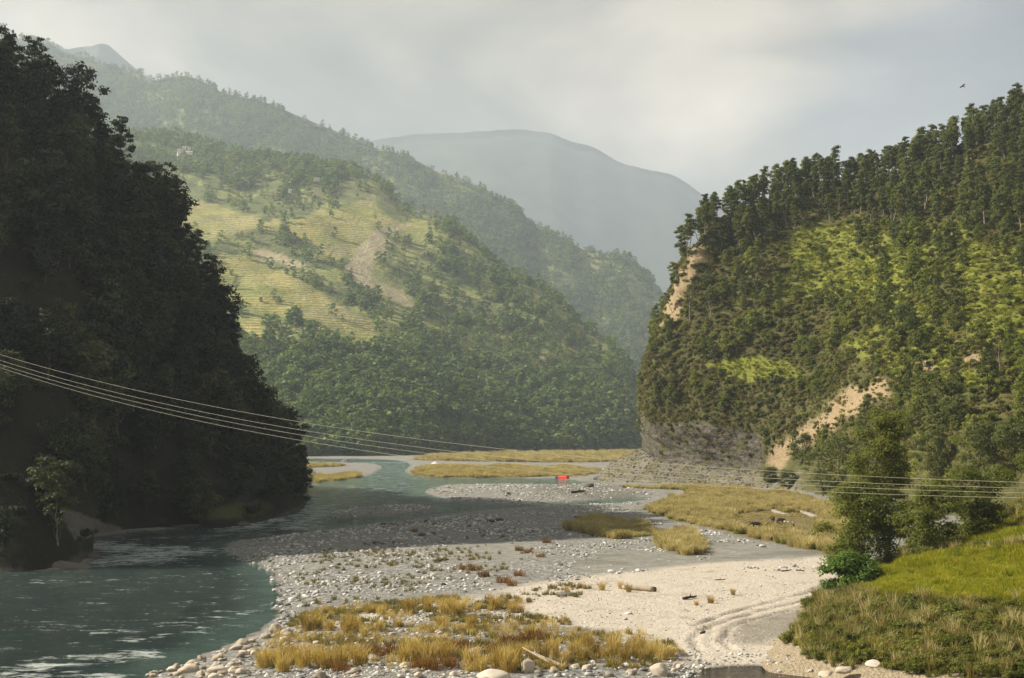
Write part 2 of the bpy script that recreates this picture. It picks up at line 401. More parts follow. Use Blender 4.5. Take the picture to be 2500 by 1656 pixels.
M['mountain'] = mountain_mat('mountain')
def far_mat():
    m, nt = material('far_forest'); n = N(nt); t = n('ShaderNodeTexCoord')
    nz = n.noise(t.outputs['Object'], .004, 8, .65)
    n.out(n.diff(n.mix(n.rng(nz, .35, .65), (.030, .042, .030), (.075, .085, .055)), n.bump(nz, .6, 40.0), .95, .1)); return m
M['far_forest'] = far_mat()

def water_mat(name, deep, shallow_far):
    m, nt = material(name); n = N(nt); t = n('ShaderNodeTexCoord'); P_ = t.outputs['Object']
    c = n.attr('cover'); s = n('ShaderNodeSeparateColor', {0: c.outputs['Color']})
    rapid, shal_far = s.outputs[0], s.outputs[1]
    mp = n('ShaderNodeMapping', {0: P_, 2: (0, 0, R(-28)), 3: (1.0, 2.6, 1)}).outputs[0]
    a = n.noise(mp, .22, 7, .66, .9); b = n.noise(mp, .07, 3, .5); f = n.noise(mp, 1.1, 5, .7, .5)
    foam = n.math('ADD', n.math('MULTIPLY', a, .65), n.math('MULTIPLY', f, .35))
    thr = n.rng(rapid, 0, 1, .655, .42)
    foam = n.math('MULTIPLY', n.math('SUBTRACT', foam, thr), 11.0, True)
    col = n.mix(shal_far, deep, shallow_far); col = n.mix(n.rng(b, .4, .65, 0, .5), col, tuple(x * 1.7 for x in deep))
    col = n.mix(n.math('MULTIPLY', foam, .85), col, (.72, .78, .74))
    h = n.math('ADD', n.math('MULTIPLY', a, 1.0), n.math('MULTIPLY', f, .35))
    bs = n('ShaderNodeBsdfPrincipled', {'Base Color': col, 'Roughness': n.rng(foam, 0, 1, .09, .8), 'IOR': 1.33, 'Normal': n.bump(h, 1.0, 1.6)})
    n.out(bs.outputs[0]); return m
M['water'] = water_mat('water', (.009, .029, .025), (.15, .245, .205))
M['creek'] = water_mat('creek', (.05, .04, .028), (.09, .07, .05))

# ------------------------------------------------------------------ valley floor
RIVER = poly(chaikin([(314, 1670), (460, 1615), (628, 1548), (672, 1494), (688, 1439), (650, 1385), (565, 1360), (540, 1347), (550, 1322), (669, 1310),
              (816, 1291), (932, 1277), (1087, 1259), (1202, 1243), (1357, 1236), (1500, 1231), (1600, 1218), (1560, 1212), (1450, 1222), (1330, 1229), (1241, 1234),
              (1125, 1226), (1040, 1208), (1034, 1197), (1087, 1184), (1202, 1182), (1330, 1184), (1440, 1182), (1400, 1172), (1330, 1168), (1106, 1168), (1003, 1162),
              (985, 1150), (996, 1142), (1000, 1133), (985, 1126), (925, 1121), (800, 1120), (640, 1120), (640, 1126), (800, 1129), (910, 1131), (938, 1139), (925, 1152),
              (889, 1167), (820, 1174), (757, 1181), (749, 1209), (728, 1251), (678, 1259), (586, 1284), (356, 1295), (268, 1307), (184, 1318), (209, 1355), (247, 1368),
              (167, 1389), (84, 1395), (12, 1395), (-250, 1400), (-420, 1480), (-420, 1670), (-500, 1900), (50, 1900)], 1))
ISLE = poly(chaikin([(797, 1266), (932, 1262), (1048, 1247), (1071, 1239), (970, 1235), (874, 1243), (808, 1251)], 2))
CREEK = poly(chaikin([(1690, 1640), (1790, 1628), (1900, 1630), (1990, 1645), (2040, 1700), (1950, 1760), (1700, 1760), (1640, 1690)], 2))
SAND = poly(chaikin([(1180, 1470), (1270, 1440), (1400, 1425), (1555, 1407), (1786, 1384), (2018, 1372), (2150, 1380), (2150, 1480), (2000, 1560), (1900, 1640), (1700, 1640), (1500, 1560), (1300, 1545), (1100, 1530), (900, 1540), (760, 1560), (800, 1520), (1000, 1500)], 2))
SILT = poly(chaikin([(1380, 1395), (1480, 1350), (1640, 1365), (1750, 1330), (1900, 1345), (2030, 1360), (2030, 1372), (1786, 1384), (1555, 1407), (1420, 1420)], 2))
SILT2 = poly(chaikin([(1060, 1350), (1150, 1325), (1300, 1335), (1330, 1365), (1200, 1385), (1080, 1375)], 2))
WETSAND = poly(chaikin([(1330, 1184), (1440, 1172), (1500, 1190), (1590, 1210), (1500, 1225), (1330, 1212), (1280, 1196)], 2))
FIELD_A = poly(chaikin([(1003, 1163), (1000, 1150), (1040, 1141), (1200, 1141), (1480, 1146), (1450, 1166), (1357, 1167), (1106, 1168)], 1))
FIELD_B = poly(chaikin([(985, 1124), (1100, 1114), (1300, 1108), (1560, 1105), (1700, 1110), (1520, 1128), (1440, 1134), (1200, 1131), (1050, 1128)], 1))
FIELD_C = poly(chaikin([(690, 1142), (850, 1138), (846, 1142), (700, 1150)], 1))
FIELD_D = poly(chaikin([(740, 1170), (800, 1163), (880, 1160), (890, 1166), (830, 1174), (757, 1181)], 1))
MEADOW = poly(chaikin([(1558, 1250), (1600, 1234), (1663, 1210), (1748, 1206), (2057, 1236), (2120, 1290), (2060, 1375), (2003, 1362), (1864, 1333), (1748, 1303), (1632, 1277)], 1))
MEADOW_B = poly(chaikin([(1480, 1196), (1640, 1192), (1910, 1208), (2010, 1222), (1900, 1226), (1740, 1205), (1640, 1202)], 1))
PATCH_A = poly(chaikin([(1360, 1296), (1430, 1276), (1500, 1276), (1570, 1290), (1622, 1312), (1516, 1332), (1440, 1320)], 1))
PATCH_B = poly(chaikin([(1598, 1330), (1640, 1312), (1690, 1316), (1735, 1345), (1722, 1366), (1670, 1370), (1605, 1350)], 1))
PATH = poly([(1660, 1222), (1690, 1236), (1760, 1238), (1840, 1240), (1900, 1247), (1960, 1258), (2030, 1285)])
PATH2 = poly([(1880, 1252), (1915, 1264)])
TRACK = [poly([(2060, 1436), (1960, 1466), (1850, 1494), (1760, 1520), (1690, 1546)]), poly([(2060, 1450), (1980, 1478), (1880, 1502), (1780, 1530), (1710, 1556), (1690, 1580), (1710, 1600)]),
         poly([(2060, 1464), (1990, 1490), (1900, 1514), (1830, 1530), (1780, 1550), (1762, 1578), (1790, 1598)])]
TRACKDARK = poly(chaikin([(1790, 1545), (1900, 1515), (2020, 1480), (2040, 1500), (1960, 1560), (1850, 1585), (1780, 1580)], 2))
FGRASS = poly(chaikin([(640, 1620), (700, 1510), (860, 1490), (1000, 1475), (1260, 1468), (1280, 1500), (1180, 1530), (1330, 1520), (1400, 1545), (1560, 1560), (1670, 1590), (1660, 1640), (1300, 1660), (800, 1660)], 1))

NC = 430
Yr = np.concatenate([np.linspace(45, 118, 30)[:-1], np.exp(np.linspace(math.log(118), math.log(290), 400))[:-1], np.exp(np.linspace(math.log(290), math.log(2600), 280))]); NR = len(Yr); Xc = np.linspace(-.95, .95, NC)
Xc = np.sign(Xc) * (np.abs(Xc) * .55 + np.abs(Xc) ** 3 * .45)
YY, XX = np.meshgrid(Yr, Xc, indexing='ij'); XX = XX * YY
def river_sd(x, y):
    w = 1.2 * fbm(x * .22, y * .22, 5, 3) + .5 * fbm(x * .9, y * .9, 8, 2)
    return np.maximum(np.minimum(sdf(RIVER, x, y), sdf(CREEK, x, y)), -sdf(ISLE, x, y)) + w * smooth(0, 60, 900 - y)
def ground_z(x, y, sd=None):
    sd = river_sd(x, y) if sd is None else sd
    land = .55 * (1 - np.exp(-np.maximum(sd, 0) / 4.0)) + .25 * fbm(x * .05, y * .05, 21, 4) * smooth(0, 12, sd) + .10 * fbm(x * .5, y * .5, 31, 3) * smooth(0, 3, sd)
    land = land + smooth(4, 40, sd) * .35
    z = np.where(sd > 0, land, np.maximum(sd * .18, -1.4))
    d = np.minimum.reduce([dist_line(t_, x, y) for t_ in TRACK]) + .25 * fbm(x * .6, y * .6, 36, 2)
    z = z - .22 * np.exp(-(d / .32) ** 2) + .10 * np.exp(-((d - .75) / .3) ** 2) + .05 * fbm(x * .9, y * .9, 35, 3)
    z = z + .45 * smooth(1.0, -2.5, sdf(ISLE, x, y))
    return z
SD = river_sd(XX, YY); ZZ = ground_z(XX, YY, SD)
def soft(pl, w=2.0): return smooth(w, -w, sdf(pl, XX, YY) + w * .9 * fbm(XX * .15, YY * .15, 77, 4))
grassm = np.zeros_like(XX)
for f in (FIELD_A, FIELD_B, FIELD_C, FIELD_D, MEADOW, MEADOW_B, PATCH_A, PATCH_B): grassm = np.maximum(grassm, soft(f, 2.0))
grassm = np.maximum(grassm, soft(FGRASS, 2) * .55 * smooth(-.2, .4, fbm(XX * .3, YY * .3, 12, 3)))
pathm = np.minimum(dist_line(PATH, XX, YY), dist_line(PATH2, XX, YY)); pathm = smooth(1.6, .7, pathm)
sandm = np.maximum(soft(SAND, 3.0), pathm); grassm = grassm * (1 - pathm)
wets = np.maximum(soft(WETSAND, 6) * .55, smooth(1.3, -.2, SD))
wets = np.maximum(wets, soft(TRACKDARK, 2.0) * .55)
for tr in TRACK: wets = np.maximum(wets, .95 * np.exp(-(dist_line(tr, XX, YY) / .34) ** 2) * smooth(-.5, .3, fbm(XX * .3, YY * .3, 37, 3)))
wets = np.maximum(wets, .45 * np.maximum(soft(SILT, 3), 0) * smooth(-.1, .5, fbm(XX * .08, YY * .2, 55, 4)))
gravelm = np.clip(1 - .85 * np.maximum(soft(SILT, 4), soft(SILT2, 4)), 0, 1) * (1 - .7 * soft(WETSAND, 5))
cover = np.stack([gravelm, wets, sandm, grassm], -1)
me = mesh_np('valley_floor', np.stack([XX, YY, ZZ], -1).reshape(-1, 3), grid_faces(NR, NC)[:, ::-1], M['riverbed'], True, {'cover': ('FLOAT_COLOR', cover.reshape(-1, 4))})
tag(obj('ground', me), 'pale gravel and sand bed of the river valley', None, None, 'structure')

# ------------------------------------------------------------------ river water
RAPID = [(poly([(560, 1295), (700, 1262), (760, 1235), (720, 1290)]), 10, .75), (poly([(200, 1330), (330, 1340), (430, 1345), (300, 1370)]), 13, .95), (poly([(250, 1320), (450, 1312), (620, 1305)]), 10, .6), (poly([(100, 1420), (300, 1415), (520, 1400)]), 7, .48), (poly([(80, 1530), (300, 1540), (560, 1500)]), 6, .5),
         (poly([(450, 1320), (620, 1300), (760, 1290)]), 8, .5), (poly([(40, 1640), (170, 1610), (330, 1600)]), 5, .85), (poly([(0, 1655), (120, 1650), (250, 1652)]), 4, .8),
         (poly([(760, 1240), (860, 1215), (960, 1175), (950, 1135)]), 40, .55), (poly([(700, 1130), (950, 1130)]), 60, .7), (poly([(1050, 1262), (1220, 1247)]), 12, .45),
         (poly([(350, 1560), (560, 1530)]), 4, .55), (poly([(480, 1480), (600, 1450)]), 5, .45), (poly([(230, 1430), (330, 1440)]), 4, .4)]
rap = np.zeros_like(XX)
for pl, w, a in RAPID: rap = np.maximum(rap, a * np.exp(-(dist_line(pl, XX, YY) / w) ** 2))
rap = np.maximum(rap, .30 + .08 * smooth(280, 420, YY))
wz = .13 * fbm(XX * .30 + YY * .1, YY * .20, 91, 4, .6) + rap * .22 * fbm(XX * .5, YY * .7, 95, 3)
shal_far = np.clip(smooth(-9, 0, SD) * .6 + smooth(300, 620, YY) * .75, 0, 1)  # paler in the shallows by the shore, and paler again with distance
wc = np.stack([rap, shal_far, rap * 0, rap * 0 + 1], -1)
F = grid_faces(NR, NC)[:, ::-1]
SDm = np.minimum(sdf(RIVER, XX, YY), 1e9)
keep = (SDm.ravel()[F].min(1) < 3.5) & (YY.ravel()[F].min(1) > 60)
def submesh(V, F, keep, **at):
    F = F[keep]; u, inv = np.unique(F, return_inverse=True)
    return V[u], inv.reshape(F.shape), {k: v[u] for k, v in at.items()}
V_, F_, A_ = submesh(np.stack([XX, YY, wz], -1).reshape(-1, 3), F, keep, c=wc.reshape(-1, 4))
tag(obj('river', mesh_np('river', V_, F_, M['water'], True, {'cover': ('FLOAT_COLOR', A_['c'])})), 'teal grey braided river with white rapids', None, None, 'structure')
keep = (sdf(CREEK, XX, YY).ravel()[F].min(1) < 2.0) & (YY.ravel()[F].min(1) > 60)
V_, F_, A_ = submesh(np.stack([XX, YY, wz * .1 + .02], -1).reshape(-1, 3), F, keep, c=(wc * 0).reshape(-1, 4))
tag(obj('creek_water', mesh_np('creek_water', V_, F_, M['creek'], True, {'cover': ('FLOAT_COLOR', A_['c'])})), 'small brown creek pool at the foot of the grassy bank', None, None, 'structure')

# ------------------------------------------------------------------ hills and mountains (lofted through surveyed lines)
class Hill:
    def __init__(s, name, net, nu, nv, mat, label, amp, sc, seed, cover_fn, pin=.06, terrace=None):
        S = crom(net, nu, nv); nrm = grid_normals(S)
        if nrm[..., 2].mean() < 0: nrm = -nrm
        u = np.linspace(0, 1, nu)[:, None]
        x, y, z = S[..., 0], S[..., 1], S[..., 2]
        d = fbm((x + z * .6) / sc, (y - z * .5) / sc, seed, 5, .52)
        env = smooth(0, pin, u)
        S = S + nrm * (d * amp * env)[..., None]
        if terrace is not None: S = terrace(S)
        s.S, s.nrm = S, grid_normals(S)
        if s.nrm[..., 2].mean() < 0: s.nrm = -s.nrm
        s.px, s.py = proj(S)
        s.u = np.broadcast_to(u, s.px.shape)
        cov_ = cover_fn(s); s.cover = cov_
        F = grid_faces(nu, nv)
        v0, v1, v2 = (S.reshape(-1, 3)[F[:, k]] for k in (0, 1, 2))
        if np.cross(v1 - v0, v2 - v0)[:, 2].mean() < 0: F = F[:, ::-1]
        s.obj = obj(name, mesh_np(name, S.reshape(-1, 3), F, mat, True, {'cover': ('FLOAT_COLOR', (cov_ if cov_.shape[2] == 4 else np.concatenate([cov_, np.zeros(cov_.shape[:2] + (1,))], -1)).reshape(-1, 4))}))
        tag(s.obj, label, None, None, 'structure')
        a = np.linalg.norm(np.cross(S[1:, :-1] - S[:-1, :-1], S[:-1, 1:] - S[:-1, :-1]), axis=2)
        s.area = a
    def scatter(s, n, weight, rg):
        w = s.area * (weight[:-1, :-1] if weight.shape == s.px.shape else weight)
        w = w.ravel(); w = w / w.sum()
        idx = rg.choice(len(w), n, p=w); nv = s.S.shape[1] - 1
        i, j = idx // nv, idx % nv; fu, fv = rg.random(n)[:, None], rg.random(n)[:, None]
        S = s.S
        p = (S[i, j] * (1 - fu) + S[i + 1, j] * fu) * (1 - fv) + (S[i, j + 1] * (1 - fu) + S[i + 1, j + 1] * fu) * fv
        return p, s.nrm[i, j], i, j
def inpoly_px(h, pts, w=12):
    d = sdf(np.array(pts, float), h.px, h.py); return smooth(w, -w, d + w * .8 * fbm(h.px / (w * 1.6), h.py / (w * 1.6), 41, 4))
def extrude_back(row, dx_, dy_, z):      # a row of points behind and below a crest
    r = np.array(row, float).copy(); r[:, 0] += dx_; r[:, 1] += dy_; r[:, 2] = np.minimum(r[:, 2] * z, r[:, 2]); return r

# --- wooded hill on the left
foot = [G(738, 1178, .2), G(724, 1240, .2), G(590, 1281, .2), G(360, 1292, .2), G(182, 1314, .2), G(225, 1358, .2), G(95, 1390, .2), G(-170, 1398, .2),
        np.array([-127., 216, 0]), np.array([-215., 205, 2]), np.array([-420., 205, 5])]  # out-of-view foot of the hill, bulked out to block the sun
crest = [P(690, 1135, 575), P(625, 1050, 535), P(560, 925, 500), P(490, 750, 470), P(425, 610, 448), P(285, 455, 425), P(130, 290, 402), P(-30, 170, 388),
         np.array([-182., 362, 160]), np.array([-262., 335, 206]), np.array([-430., 325, 260])]  # out-of-view crest, height set to keep sun off slope and gravel
foot, crest = np.array(foot), np.array(crest)
rows = [foot + np.array([0, 0, -3.])]
for t, b in ((.0, 0), (.06, .035), (.3, .10), (.55, .12), (.8, .06), (1.0, 0)):
    r = foot * (1 - t) + crest * t; r[:, 2] += b * crest[:, 2] * np.array([0, .2, .4, .6, .8, 1, 1, 1, 1, 1, 1]); rows.append(r)
bk = crest.copy(); bk[:, 1] += 60; bk[:, 0] -= 30; bk[:, 2] *= .72; rows.append(bk)
bk = crest.copy(); bk[:, 1] += 190; bk[:, 0] -= 90; bk[:, 2] = 0; rows.append(bk)
def cov_left(h):
    rock = smooth(.20, .10, h.u) * smooth(-.3, .3, fbm(h.px / 60, h.py / 30, 3, 3) + .15)
    soil = inpoly_px(h, [(150, 1235), (190, 1250), (300, 1290), (290, 1305), (185, 1316), (160, 1290)], 10)
    return np.stack([soil, rock * (1 - soil), .7 * inpoly_px(h, [(480, 1250), (640, 1215), (690, 1230), (640, 1262), (500, 1275)], 14)], -1)
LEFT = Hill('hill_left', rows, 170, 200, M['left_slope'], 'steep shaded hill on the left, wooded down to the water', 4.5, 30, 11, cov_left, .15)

# --- cliff hill on the right
rn = [
 [(1490, 1160, 720), (1445, 1180, 640), (1560, 1192, 598), (1720, 1202, 572), (1900, 1214, 522), (2100, 1255, 430), (2350, 1290, 350), (2640, 1330, 300), (3000, 1360, 280)],
 [(1530, 1130, 730), (1500, 1140, 650), (1610, 1160, 612), (1770, 1172, 586), (1930, 1186, 534), (2110, 1225, 440), (2355, 1255, 360), (2650, 1280, 310), (3000, 1300, 290)],
 [(1575, 1100, 745), (1555, 1112, 657), (1668, 1138, 620), (1815, 1152, 592), (1955, 1160, 540), (2120, 1190, 450), (2360, 1215, 370), (2660, 1230, 320), (3000, 1240, 300)],
 [(1590, 1085, 750), (1580, 1100, 661), (1695, 1122, 625), (1835, 1135, 597), (1965, 1130, 546), (2125, 1140, 458), (2365, 1160, 378), (2670, 1170, 330), (3000, 1180, 310)],
 [(1600, 1000, 760), (1573, 1000, 662), (1690, 1010, 622), (1830, 1015, 596), (1970, 1040, 556), (2130, 1055, 470), (2370, 1070, 392), (2680, 1070, 345), (3000, 1070, 325)],
 [(1620, 890, 770), (1586, 885, 666), (1692, 885, 632), (1835, 885, 606), (1980, 925, 572), (2140, 940, 492), (2370, 940, 418), (2680, 930, 372), (3000, 910, 350)],
 [(1660, 790, 775), (1612, 790, 672), (1722, 775, 646), (1850, 770, 624), (1990, 800, 594), (2150, 800, 530), (2370, 790, 466), (2680, 770, 425), (3000, 740, 400)],
 [(1700, 700, 780), (1652, 690, 680), (1752, 690, 662), (1870, 680, 646), (2010, 690, 626), (2160, 680, 580), (2370, 640, 535), (2680, 600, 500), (3000, 560, 470)],
 [(1730, 640, 785), (1700, 596, 690), (1778, 600, 682), (1890, 565, 680), (2030, 550, 670), (2170, 540, 645), (2370, 490, 610), (2680, 420, 580), (3000, 350, 560)],
 [(1745, 610, 790), (1722, 562, 700), (1790, 530, 700), (1900, 478, 712), (2050, 448, 712), (2190, 430, 700), (2370, 358, 675), (2680, 220, 650), (3000, 100, 640)],
]
net = [[P(*p) for p in r] for r in rn]
b1 = np.array(net[-1]); b1[:, 1] += 70; b1[:, 0] += 12; b1[:, 2] -= 12; b2 = np.array(net[-1]); b2[:, 1] += 300; b2[:, 2] *= .35; b2[:, 0] += 80
net += [b1, b2]
net[0] = [p + np.array([0, 0, -1.5 - max(p[2], 0)]) for p in net[0]]
def terr_right(S):
    x, y, z = S[..., 0], S[..., 1], S[..., 2]
    px, py = proj(S)
    w = np.maximum.reduce([smooth(30, -30, sdf(np.array(q, float), px, py)) for q in TERR_R]) * .75
    st = 2.1; q = z / st + .25 * fbm(x * .03, y * .03, 61, 3); fr = q - np.floor(q)
    zt = z + (np.floor(q) + smooth(.55, 1.0, fr) - q) * st
    S = S.copy(); S[..., 2] = z * (1 - w) + zt * w
    wr_ = smooth(25, -25, sdf(np.array([(1540, 1000), (1690, 1020), (1870, 1050), (1870, 1140), (1700, 1150), (1540, 1120)], float), px, py)) + smooth(15, -15, sdf(np.array([(1690, 580), (1740, 600), (1720, 700), (1650, 830), (1580, 830)], float), px, py))
    blk = fbm(x / 5.0 + z / 9, z / 3.2 - y / 8, 63, 4, .6); S[..., 1] -= wr_ * blk * 2.2; S[..., 0] -= wr_ * blk * 1.4
    return S
TERR_R = [[(1860, 560), (2080, 540), (2500, 560), (2600, 800), (2420, 900), (2100, 780), (1900, 700)], [(1700, 870), (1900, 840), (1960, 930), (1780, 930)],
          [(2080, 860), (2300, 780), (2600, 700), (2600, 960), (2200, 960), (2060, 940)], [(2150, 1010), (2400, 1000), (2600, 1000), (2600, 1240), (2300, 1240), (2150, 1200)]]
def cov_right(h):
    soil = np.maximum.reduce([inpoly_px(h, [(1700, 590), (1728, 604), (1730, 640), (1704, 655), (1682, 705), (1652, 780), (1618, 815), (1604, 800), (1632, 720)], 14),
                              inpoly_px(h, [(1850, 1135), (1960, 1040), (2070, 950), (2160, 925), (2175, 965), (2085, 1005), (1990, 1070), (1900, 1145)], 22) * .9,
                              inpoly_px(h, [(2350, 860), (2410, 845), (2400, 885), (2350, 885)], 8), inpoly_px(h, [(2200, 900), (2260, 880), (2290, 905), (2220, 915)], 8), inpoly_px(h, [(2330, 1060), (2350, 1030), (2365, 1060)], 8) * .8,
                              0 * h.u])
    rock = inpoly_px(h, [(1560, 1010), (1600, 1035), (1690, 1030), (1800, 1050), (1870, 1060), (1860, 1150), (1700, 1160), (1540, 1130)], 14)
    tal = smooth(.245, .205, h.u + .02 * fbm(h.px / 30, h.py / 20, 8, 3)) * smooth(2000, 1900, h.px)
    g0 = smooth(30, -40, sdf(np.array([(1840, 600), (1960, 540), (2250, 545), (2600, 500), (2700, 960), (2350, 960), (2100, 880), (1900, 740)], float), h.px, h.py)) * smooth(-.22, .22, fbm(h.px / 95, h.py / 34, 91, 4) + .03) * .9
    g = np.maximum.reduce([g0, inpoly_px(h, [(1900, 600), (2000, 545), (2200, 560), (2300, 600), (2240, 720), (2060, 760), (1930, 700)], 40) * .9,
                           inpoly_px(h, [(1720, 890), (1800, 870), (1930, 880), (1960, 920), (1850, 935), (1760, 925)], 14),
                           inpoly_px(h, [(2160, 885), (2230, 850), (2320, 845), (2350, 880), (2260, 910), (2170, 930)], 14), inpoly_px(h, [(2280, 760), (2600, 700), (2600, 820), (2400, 840)], 30) * .9,
                           inpoly_px(h, [(2300, 640), (2600, 560), (2600, 680), (2380, 700)], 25) * .6, inpoly_px(h, [(2150, 1020), (2330, 1000), (2330, 1180), (2160, 1180)], 20) * .35])
    return np.stack([soil * (1 - rock), rock, g * (1 - soil), tal], -1)
RIGHT = Hill('hill_right', net, 330, 300, M['right_slope'], 'steep green hill with a bare cliff nose on the right', 4.2, 24, 13, cov_right, .10, terr_right)

# --- terraced spur across the valley
cols = [(-350, [(1120, 1190), (950, 1440), (780, 1740), (600, 2100), (430, 2550), (280, 3000)]), (100, [(1120, 1210), (950, 1450), (780, 1720), (620, 2050), (470, 2450), (330, 2900)]),
        (400, [(1118, 1240), (950, 1460), (790, 1690), (640, 1980), (490, 2380), (350, 2850)]), (700, [(1117, 1265), (960, 1465), (800, 1690), (660, 1950), (520, 2300), (400, 2700)]),
        (900, [(1115, 1300), (980, 1460), (830, 1700), (690, 1970), (560, 2280), (452, 2580)]), (1000, [(1113, 1350), (990, 1490), (850, 1720), (720, 1980), (610, 2230), (530, 2450)]),
        (1090, [(1110, 1430), (990, 1560), (870, 1760), (750, 1990), (640, 2200), (556, 2400)]), (1200, [(1107, 1500), (1000, 1620), (890, 1790), (800, 1960), (715, 2110), (660, 2250)]),
        (1320, [(1105, 1555), (1010, 1660), (910, 1800), (830, 1940), (760, 2060), (712, 2180)]), (1420, [(1104, 1600), (1020, 1690), (940, 1800), (880, 1920), (830, 2010), (790, 2100)]),
        (1500, [(1103, 1640), (1040, 1710), (970, 1800), (920, 1890), (880, 1960), (846, 2030)]), (1560, [(1102, 1670), (1060, 1720), (1020, 1780), (990, 1830), (968, 1870), (950, 1910)]),
        (1610, [(1101, 1700), (1080, 1730), (1068, 1760), (1060, 1780), (1054, 1800), (1050, 1820)]), (1760, [(1100, 1740), (1092, 1755), (1088, 1770), (1085, 1785), (1083, 1800), (1082, 1820)])]
net = [[P(px, *c[k]) for px, c in cols] for k in range(6)]
net[0] = [np.array([p[0], p[1], -2.]) for p in net[0]]
b1 = np.array(net[-1]); b1[:, 1] += 120; b1[:, 2] -= 15; b2 = np.array(net[-1]); b2[:, 1] += 500; b2[:, 2] *= .45; net += [b1, b2]
GOLD = [[(380, 470), (470, 480), (580, 520), (690, 545), (790, 510), (900, 490), (960, 530), (1060, 545), (1050, 560), (960, 570), (880, 620), (800, 640), (700, 570), (620, 560), (520, 590), (430, 560)],
        [(520, 610), (640, 630), (760, 700), (850, 760), (920, 790), (905, 840), (860, 850), (760, 790), (650, 760), (540, 740), (500, 680)],
        [(820, 800), (900, 790), (940, 850), (860, 870)], [(560, 800), (640, 770), (640, 840), (590, 850)]]
MEADOWS = [[(900, 740), (1000, 770), (1100, 785), (1170, 790), (1190, 820), (1130, 850), (1010, 850), (940, 820), (890, 780)], [(880, 640), (960, 690), (1040, 760), (930, 745)], [(1190, 960), (1260, 970), (1330, 1010), (1300, 1020), (1220, 990)],
           [(980, 540), (1080, 555), (1100, 600), (960, 640)], [(540, 740), (660, 770), (790, 830), (740, 850), (600, 800)]]
SOILS = [[(860, 620), (920, 560), (1000, 545), (950, 610), (880, 690), (830, 660)], [(560, 600), (680, 610), (760, 660), (640, 640)], [(880, 660), (960, 700), (1030, 755), (1010, 765), (930, 720), (870, 690)], [(1290, 880), (1330, 860), (1340, 890), (1290, 900)],
         [(660, 780), (740, 830), (780, 860), (720, 850)], [(1250, 985), (1330, 1005), (1320, 1015), (1250, 1000)]]
def cov_m1(h):
    so_ = np.maximum.reduce([inpoly_px(h, q, 14) for q in SOILS]); go = np.maximum.reduce([inpoly_px(h, q, 14) for q in GOLD]); me_ = np.maximum.reduce([inpoly_px(h, q, 20) for q in MEADOWS])
    me_ = np.maximum(me_, .75 * smooth(-.05, .35, fbm(h.px / 55, h.py / 28, 9, 4)) * smooth(950, 850, h.py))
    return np.stack([so_ * .85, go, me_], -1)
SPUR = Hill('mountain_spur', net, 300, 330, M['mountain'], 'hazy mountain spur with terraced golden fields above the wood', 22, 170, 23, cov_m1, .10)

# --- long ridge behind it
sk = [(-420, 60, 3700), (76, 131, 3600), (127, 147, 3580), (211, 170, 3550), (253, 191, 3520), (313, 200, 3500), (363, 215, 3450), (397, 210, 3430), (452, 206, 3400), (503, 222, 3380), (553, 246, 3350), (642, 264, 3320), (735, 300, 3280), (815, 331, 3250), (900, 367, 3200),
      (969, 384, 3150), (1062, 426, 3100), (1121, 450, 3050), (1180, 478, 3000), (1255, 516, 2950), (1285, 552, 2930), (1370, 584, 2850), (1440, 620, 2800), (1518, 630, 2750), (1560, 655, 2720), (1615, 720, 2650), (1700, 820, 2550), (1850, 980, 2500)]
crest = np.array([P(a, b + 5, c * 1.5) for a, b, c in sk])
net = []
for t, dz in ((0, 0), (.25, -.02), (.5, -.03), (.75, -.02), (.9, 0), (1, 0)):
    r = crest.copy(); fy = np.maximum(crest[:, 1] - crest[:, 2] / .52, 2300)
    r[:, 1] = fy * (1 - t) + crest[:, 1] * t; r[:, 0] = crest[:, 0] * (r[:, 1] / crest[:, 1]) * (1 - .15 * (1 - t)) + 60 * (1 - t); r[:, 2] = crest[:, 2] * (t + dz) - 5 * (1 - t); net.append(r)
b1 = crest.copy(); b1[:, 1] += 150; b1[:, 2] -= 40; b2 = crest.copy(); b2[:, 1] += 1300; b2[:, 2] *= .3; net += [b1, b2]
def cov_m2(h):
    me_ = .8 * inpoly_px(h, [(1540, 780), (1640, 800), (1660, 900), (1570, 860)], 30); me_ = np.maximum(me_, .5 * smooth(.15, .5, fbm(h.px / 60, h.py / 30, 19, 4)))
    return np.stack([.6 * inpoly_px(h, [(735, 380), (780, 360), (800, 390), (750, 400)], 14), me_ * 0, me_], -1)
RIDGE = Hill('mountain_ridge', net, 200, 330, M['mountain'], 'long blue hazy mountain ridge falling to the right', 32, 310, 37, cov_m2, .10)

# --- pale far mountain and the far peak
def far_mountain(name, sk, Y, label, seed):
    crest = np.array([P(a, b, Y + 30 * math.sin(i * 1.7)) for i, (a, b) in enumerate(sk)])
    net = []
    for t, dz in ((0, 0), (.3, -.03), (.6, -.03), (.85, 0), (1, 0)):
        r = crest.copy(); r[:, 1] -= (1 - t) * crest[:, 2] * 1.9; r[:, 0] *= (1 - .12 * (1 - t)); r[:, 2] = crest[:, 2] * (t + dz) - 10 * (1 - t); net.append(r)
    b1 = crest.copy(); b1[:, 1] += 250; b1[:, 2] -= 60; b2 = crest.copy(); b2[:, 1] += 1500; b2[:, 2] *= .3; net += [b1, b2]
    return Hill(name, net, 110, 220, M['far_forest'], label, Y*.006, Y*.075, seed, lambda h: np.stack([h.px * 0, h.px * 0, h.px * 0], -1), .10)
FARM = far_mountain('mountain_far', [(300, 520), (600, 440), (800, 385), (910, 364), (980, 357), (1053, 354), (1150, 347), (1210, 341), (1256, 339), (1310, 342), (1349, 347), (1400, 366), (1455, 378), (1518, 411), (1580, 428), (1645, 441), (1708, 480), (1850, 560), (2100, 640), (2500, 720)], 11000,
                    'palest broad mountain closing the valley', 43)
